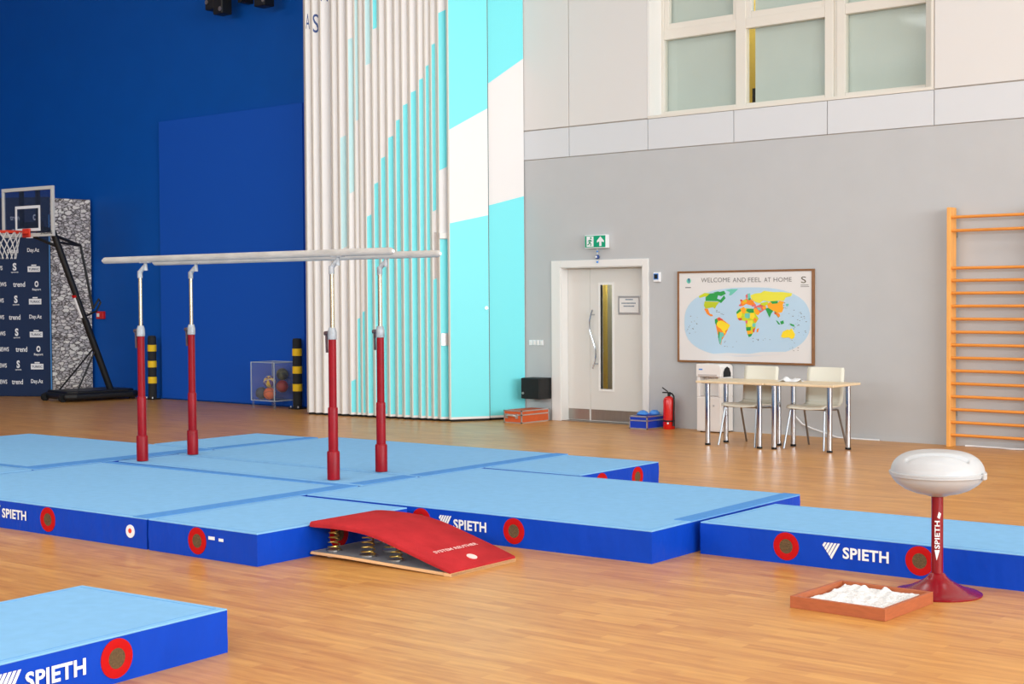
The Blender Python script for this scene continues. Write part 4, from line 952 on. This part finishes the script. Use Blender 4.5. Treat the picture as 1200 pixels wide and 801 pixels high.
# water cooler
wc2 = thing('water_cooler', 'white floor standing water cooler behind the table under the map', 'water cooler', (-9.46, 14.86, 0))
cx0, cx1, cy0, cy1 = -9.64, -9.30, 14.72, 14.985
bod = MB()
pf = [(cx0,0),(cx1,0),(cx1,.80),(cx0,.80)]
bod.box(cx0, cx1, cy0, cy1, .012, .42).box(cx0, cx1, cy0+.12, cy1, .42, .66).box(cx0, cx0+.04, cy0, cy0+.12, .42, .66).box(cx1-.04, cx1, cy0, cy0+.12, .42, .66)
bod.build('body', M['cooler'], wc2, bevel=.008)
arc = [(cx0+.0, .66), (cx1+.10, .66)]
tp = MB(); n = 10
pts = [Vector((cx0, cy0-.012, .66)), Vector((cx1, cy0-.012, .66)), Vector((cx1, cy0-.012, .76))]+[Vector((cx1-.05+.05*math.cos(q*math.pi/16), cy0-.012, .76+.05*math.sin(q*math.pi/16))) for q in range(1, 9)]+[Vector((cx0, cy0-.012, .81))]
tp.prism(pts, (0, cy1-cy0+.012, 0)); tp.build('top_housing', M['cooler'], wc2, bevel=.006)
MB().box(cx0+.03, cx1-.05, cy0-.016, cy0-.012, .665, .69).build('display_strip', M['cooler_grey'], wc2)
MB().box(cx0+.04, cx0+.09, cy0-.015, cy0-.012, .74, .755).build('logo', M['blue_bag'], wc2)
for x in (-9.52, -9.42): MB().cyl((x, cy0+.06, .62), (x, cy0+.06, .67), .014, n=10).build('tap', M['cooler_grey'], wc2)
MB().box(cx0+.045, cx1-.045, cy0+.01, cy0+.118, .42, .432).build('drip_tray', M['cooler_grey'], wc2)
MB().box(cx0+.01, cx1-.01, cy0-.004, cy0, .03, .41).build('lower_door', M['cooler'], wc2, bevel=.002)
MB().cyl((-9.40, cy0-.008, .32), (-9.40, cy0-.004, .32), .012, n=10).build('lock', M['alu'], wc2)
for x in (cx0+.04, cx1-.04):
    for y in (cy0+.04, cy1-.04): MB().cyl((x,y,0),(x,y,.014),.015,n=10).build('foot', M['rubber'], wc2)
pts = [(cx1+.001, cy0+.05+.16*u_, z) for u_, z in ((0,.66),(.0,.72),(.2,.76),(.5,.78),(.8,.76),(1,.70),(1,.66))]
MB().prism(pts, (.004,0,0)).build('side_grip', M['black'], wc2)

# tables
TZ = .70
def table(label, x0, x1, y0, y1, legs):
    t = thing('table', label, 'table', ((x0+x1)/2, (y0+y1)/2, 0), 0, 'pair of small tables')
    MB().box(x0, x1, y0, y1, TZ-.025, TZ).build('tabletop', M['birch'], t, bevel=.006)
    for x, y in legs:
        l = MB().cyl((x,y,.02),(x,y,TZ-.03),.028,n=20).build('leg', M['steel'], t, smooth=True)
        sub(MB().lathe([(.001,0),(.03,0),(.03,.022),(.001,.024)], 16, (x,y,0)), 'leg_foot', M['rubber'], l)
        sub(MB().box(x-.045,x+.045,y-.045,y+.045,TZ-.031,TZ-.0255), 'mounting_plate', M['alu'], l)
    return t
table('small birch topped table with chrome legs nearest the water cooler', -8.79, -7.955, 13.40, 14.0, [(-8.68,13.47),(-8.68,13.84),(-8.035,13.47),(-8.035,13.87)])
table('small birch topped table with chrome legs nearest the wooden wall bars', -7.95, -7.15, 13.43, 14.03, [(-7.875,13.50),(-7.875,13.90),(-7.25,13.54),(-7.25,13.94)])
# crumpled paper on the tables
pp = MB(); rr = random.Random(5)
pp.grid(lambda u_, v_: (-7.98+.26*u_, 13.72+.16*v_, TZ+.004+.06*max(0, noise.noise(Vector((u_*3.1, v_*3.7, 1.2))))+.02*abs(math.sin(u_*2*math.pi))*math.sin(v_*math.pi)), 14, 12)
so = pp.build('paper_sheet', M['print_white'], None, smooth=True, recalc=False, angle=180); so.modifiers.new('solid', 'SOLIDIFY').thickness = .002
tag(so, 'crumpled white paper lying where the two tables meet', 'paper')

# shell chairs (local: facing -y, origin on the floor under the seat centre)
def chair(label, x, y, rz):
    t = thing('shell_chair', label, 'chair', (x, y, 0), R_(rz), 'white chairs behind the tables')
    W = .44
    path = [(-.235,.415),(-.225,.432),(-.18,.440),(-.08,.432),(.03,.424),(.10,.425),(.145,.438),(.175,.47),(.19,.52),(.205,.62),(.222,.74),(.232,.82),(.235,.845)]
    def seatf(s0, s1):
        def fn(u_, v_):
            q = s0+(s1-s0)*u_; i = min(len(path)-2, int(q)); k = q-i
            py_, pz_ = path[i][0]*(1-k)+path[i+1][0]*k, path[i][1]*(1-k)+path[i+1][1]*k
            xx = (v_-.5)*2; 
            wd = W/2*(1-.04*math.sin(math.pi*min(1, max(0, (q-4)/4))))
            if q > 11: wd *= 1-.05*(q-11)
            py_ -= .018*(xx*xx)*(1 if q > 7 else 0)*min(1,(q-7)/2 if q > 7 else 0)
            pz_ += .012*(xx*xx)*(1 if q < 7 else 0)
            return (xx*wd, py_, pz_)
        return fn
    s = MB().grid(seatf(0, 6.0), 24, 10).build('seat', M['chair'], t, smooth=True, world=False, recalc=False, angle=80); m_ = s.modifiers.new('solid', 'SOLIDIFY'); m_.thickness = .012
    b = MB().grid(seatf(6.0, 12.0), 24, 10).build('backrest', M['chair'], t, smooth=True, world=False, recalc=False, angle=80); m_ = b.modifiers.new('solid', 'SOLIDIFY'); m_.thickness = .012
    fr = MB()
    for sx in (-1, 1):
        MB().tube([(sx*.235,-.27,0),(sx*.20,-.19,.405),(sx*.195,-.15,.422)], .011, 10).build('leg', M['chair_leg'], t, smooth=True, world=False)
        MB().tube([(sx*.225,.25,0),(sx*.20,.10,.405),(sx*.195,.06,.414)], .011, 10).build('leg', M['chair_leg'], t, smooth=True, world=False)
        fr.cyl((sx*.195,-.15,.418),(sx*.195,.07,.410),.010,n=8)
    fr.cyl((-.195,-.12,.414),(.195,-.12,.414),.009,n=8).cyl((-.195,.06,.406),(.195,.06,.406),.009,n=8)
    fr.build('seat_frame', M['chair_leg'], t, world=False)
chair('off white shell chair behind the table nearest the water cooler', -8.34, 13.80, -3)
chair('off white shell chair behind the table nearest the wall bars', -7.60, 13.90, 0)

# cables
tag(MB().tube([(-8.46,14.93,.30),(-8.44,14.955,.22),(-8.36,14.965,.14),(-8.22,14.965,.09),(-8.05,14.955,.05),(-7.9,14.95,.012),(-7.6,14.95,.009),(-7.4,14.96,.009)], .009, 8).build('power_cord', M['print_white'], None, smooth=True), 'white cord hanging down the wall behind the chairs', 'cord')
cp = []
for i in range(46):
    t = i/45; x = -6.40+2.1*t; cp.append((x, 14.93+.02*math.sin(t*19)+.012*math.sin(t*47), .010+(.018*abs(math.sin(t*11)) if .3 < t < .7 else 0)))
tag(MB().tube(cp, .009, 6).build('floor_cable', M['print_white'], None, smooth=True), 'white cable along the floor under the wall bars', 'cable')

# wall bars
wbars = thing('wall_bars', 'pine gymnastic wall bars fixed to the grey wall', 'wall bars', (-5.6, 14.9, 0))
RZ = [.126, .262, .398, .535, .672, .808, .944, 1.081, 1.218, 1.355, 1.492, 1.629, 1.762, 1.893, 2.288, 2.430]
for x in (-6.555, -5.60, -4.65):
    MB().box(x, x+.042, 14.80, 14.955, 0, 2.535).build('upright', M['pine'], wbars, bevel=.005)
    for z in (2.25, .35): MB().box(x-.0+.004, x+.038, 14.955, 15.0, z-.03, z+.03).build('wall_bracket', M['brushed'], wbars)
for z in RZ:
    y = 14.845 if z not in (2.43,) else 14.83
    for a, b in ((-6.513, -5.60), (-5.558, -4.65)):
        m = MB(); n = 12; vs = []
        for x in (a, b):
            for j in range(n):
                q = 2*math.pi*j/n; vs.append((x, y+.021*math.cos(q), z+.0165*math.sin(q)))
        m.add(vs, [(j,(j+1)%n,n+(j+1)%n,n+j) for j in range(n)]+[tuple(range(n-1,-1,-1)), tuple(range(n,2*n))]).build('rung', M['rung'], wbars, smooth=True)
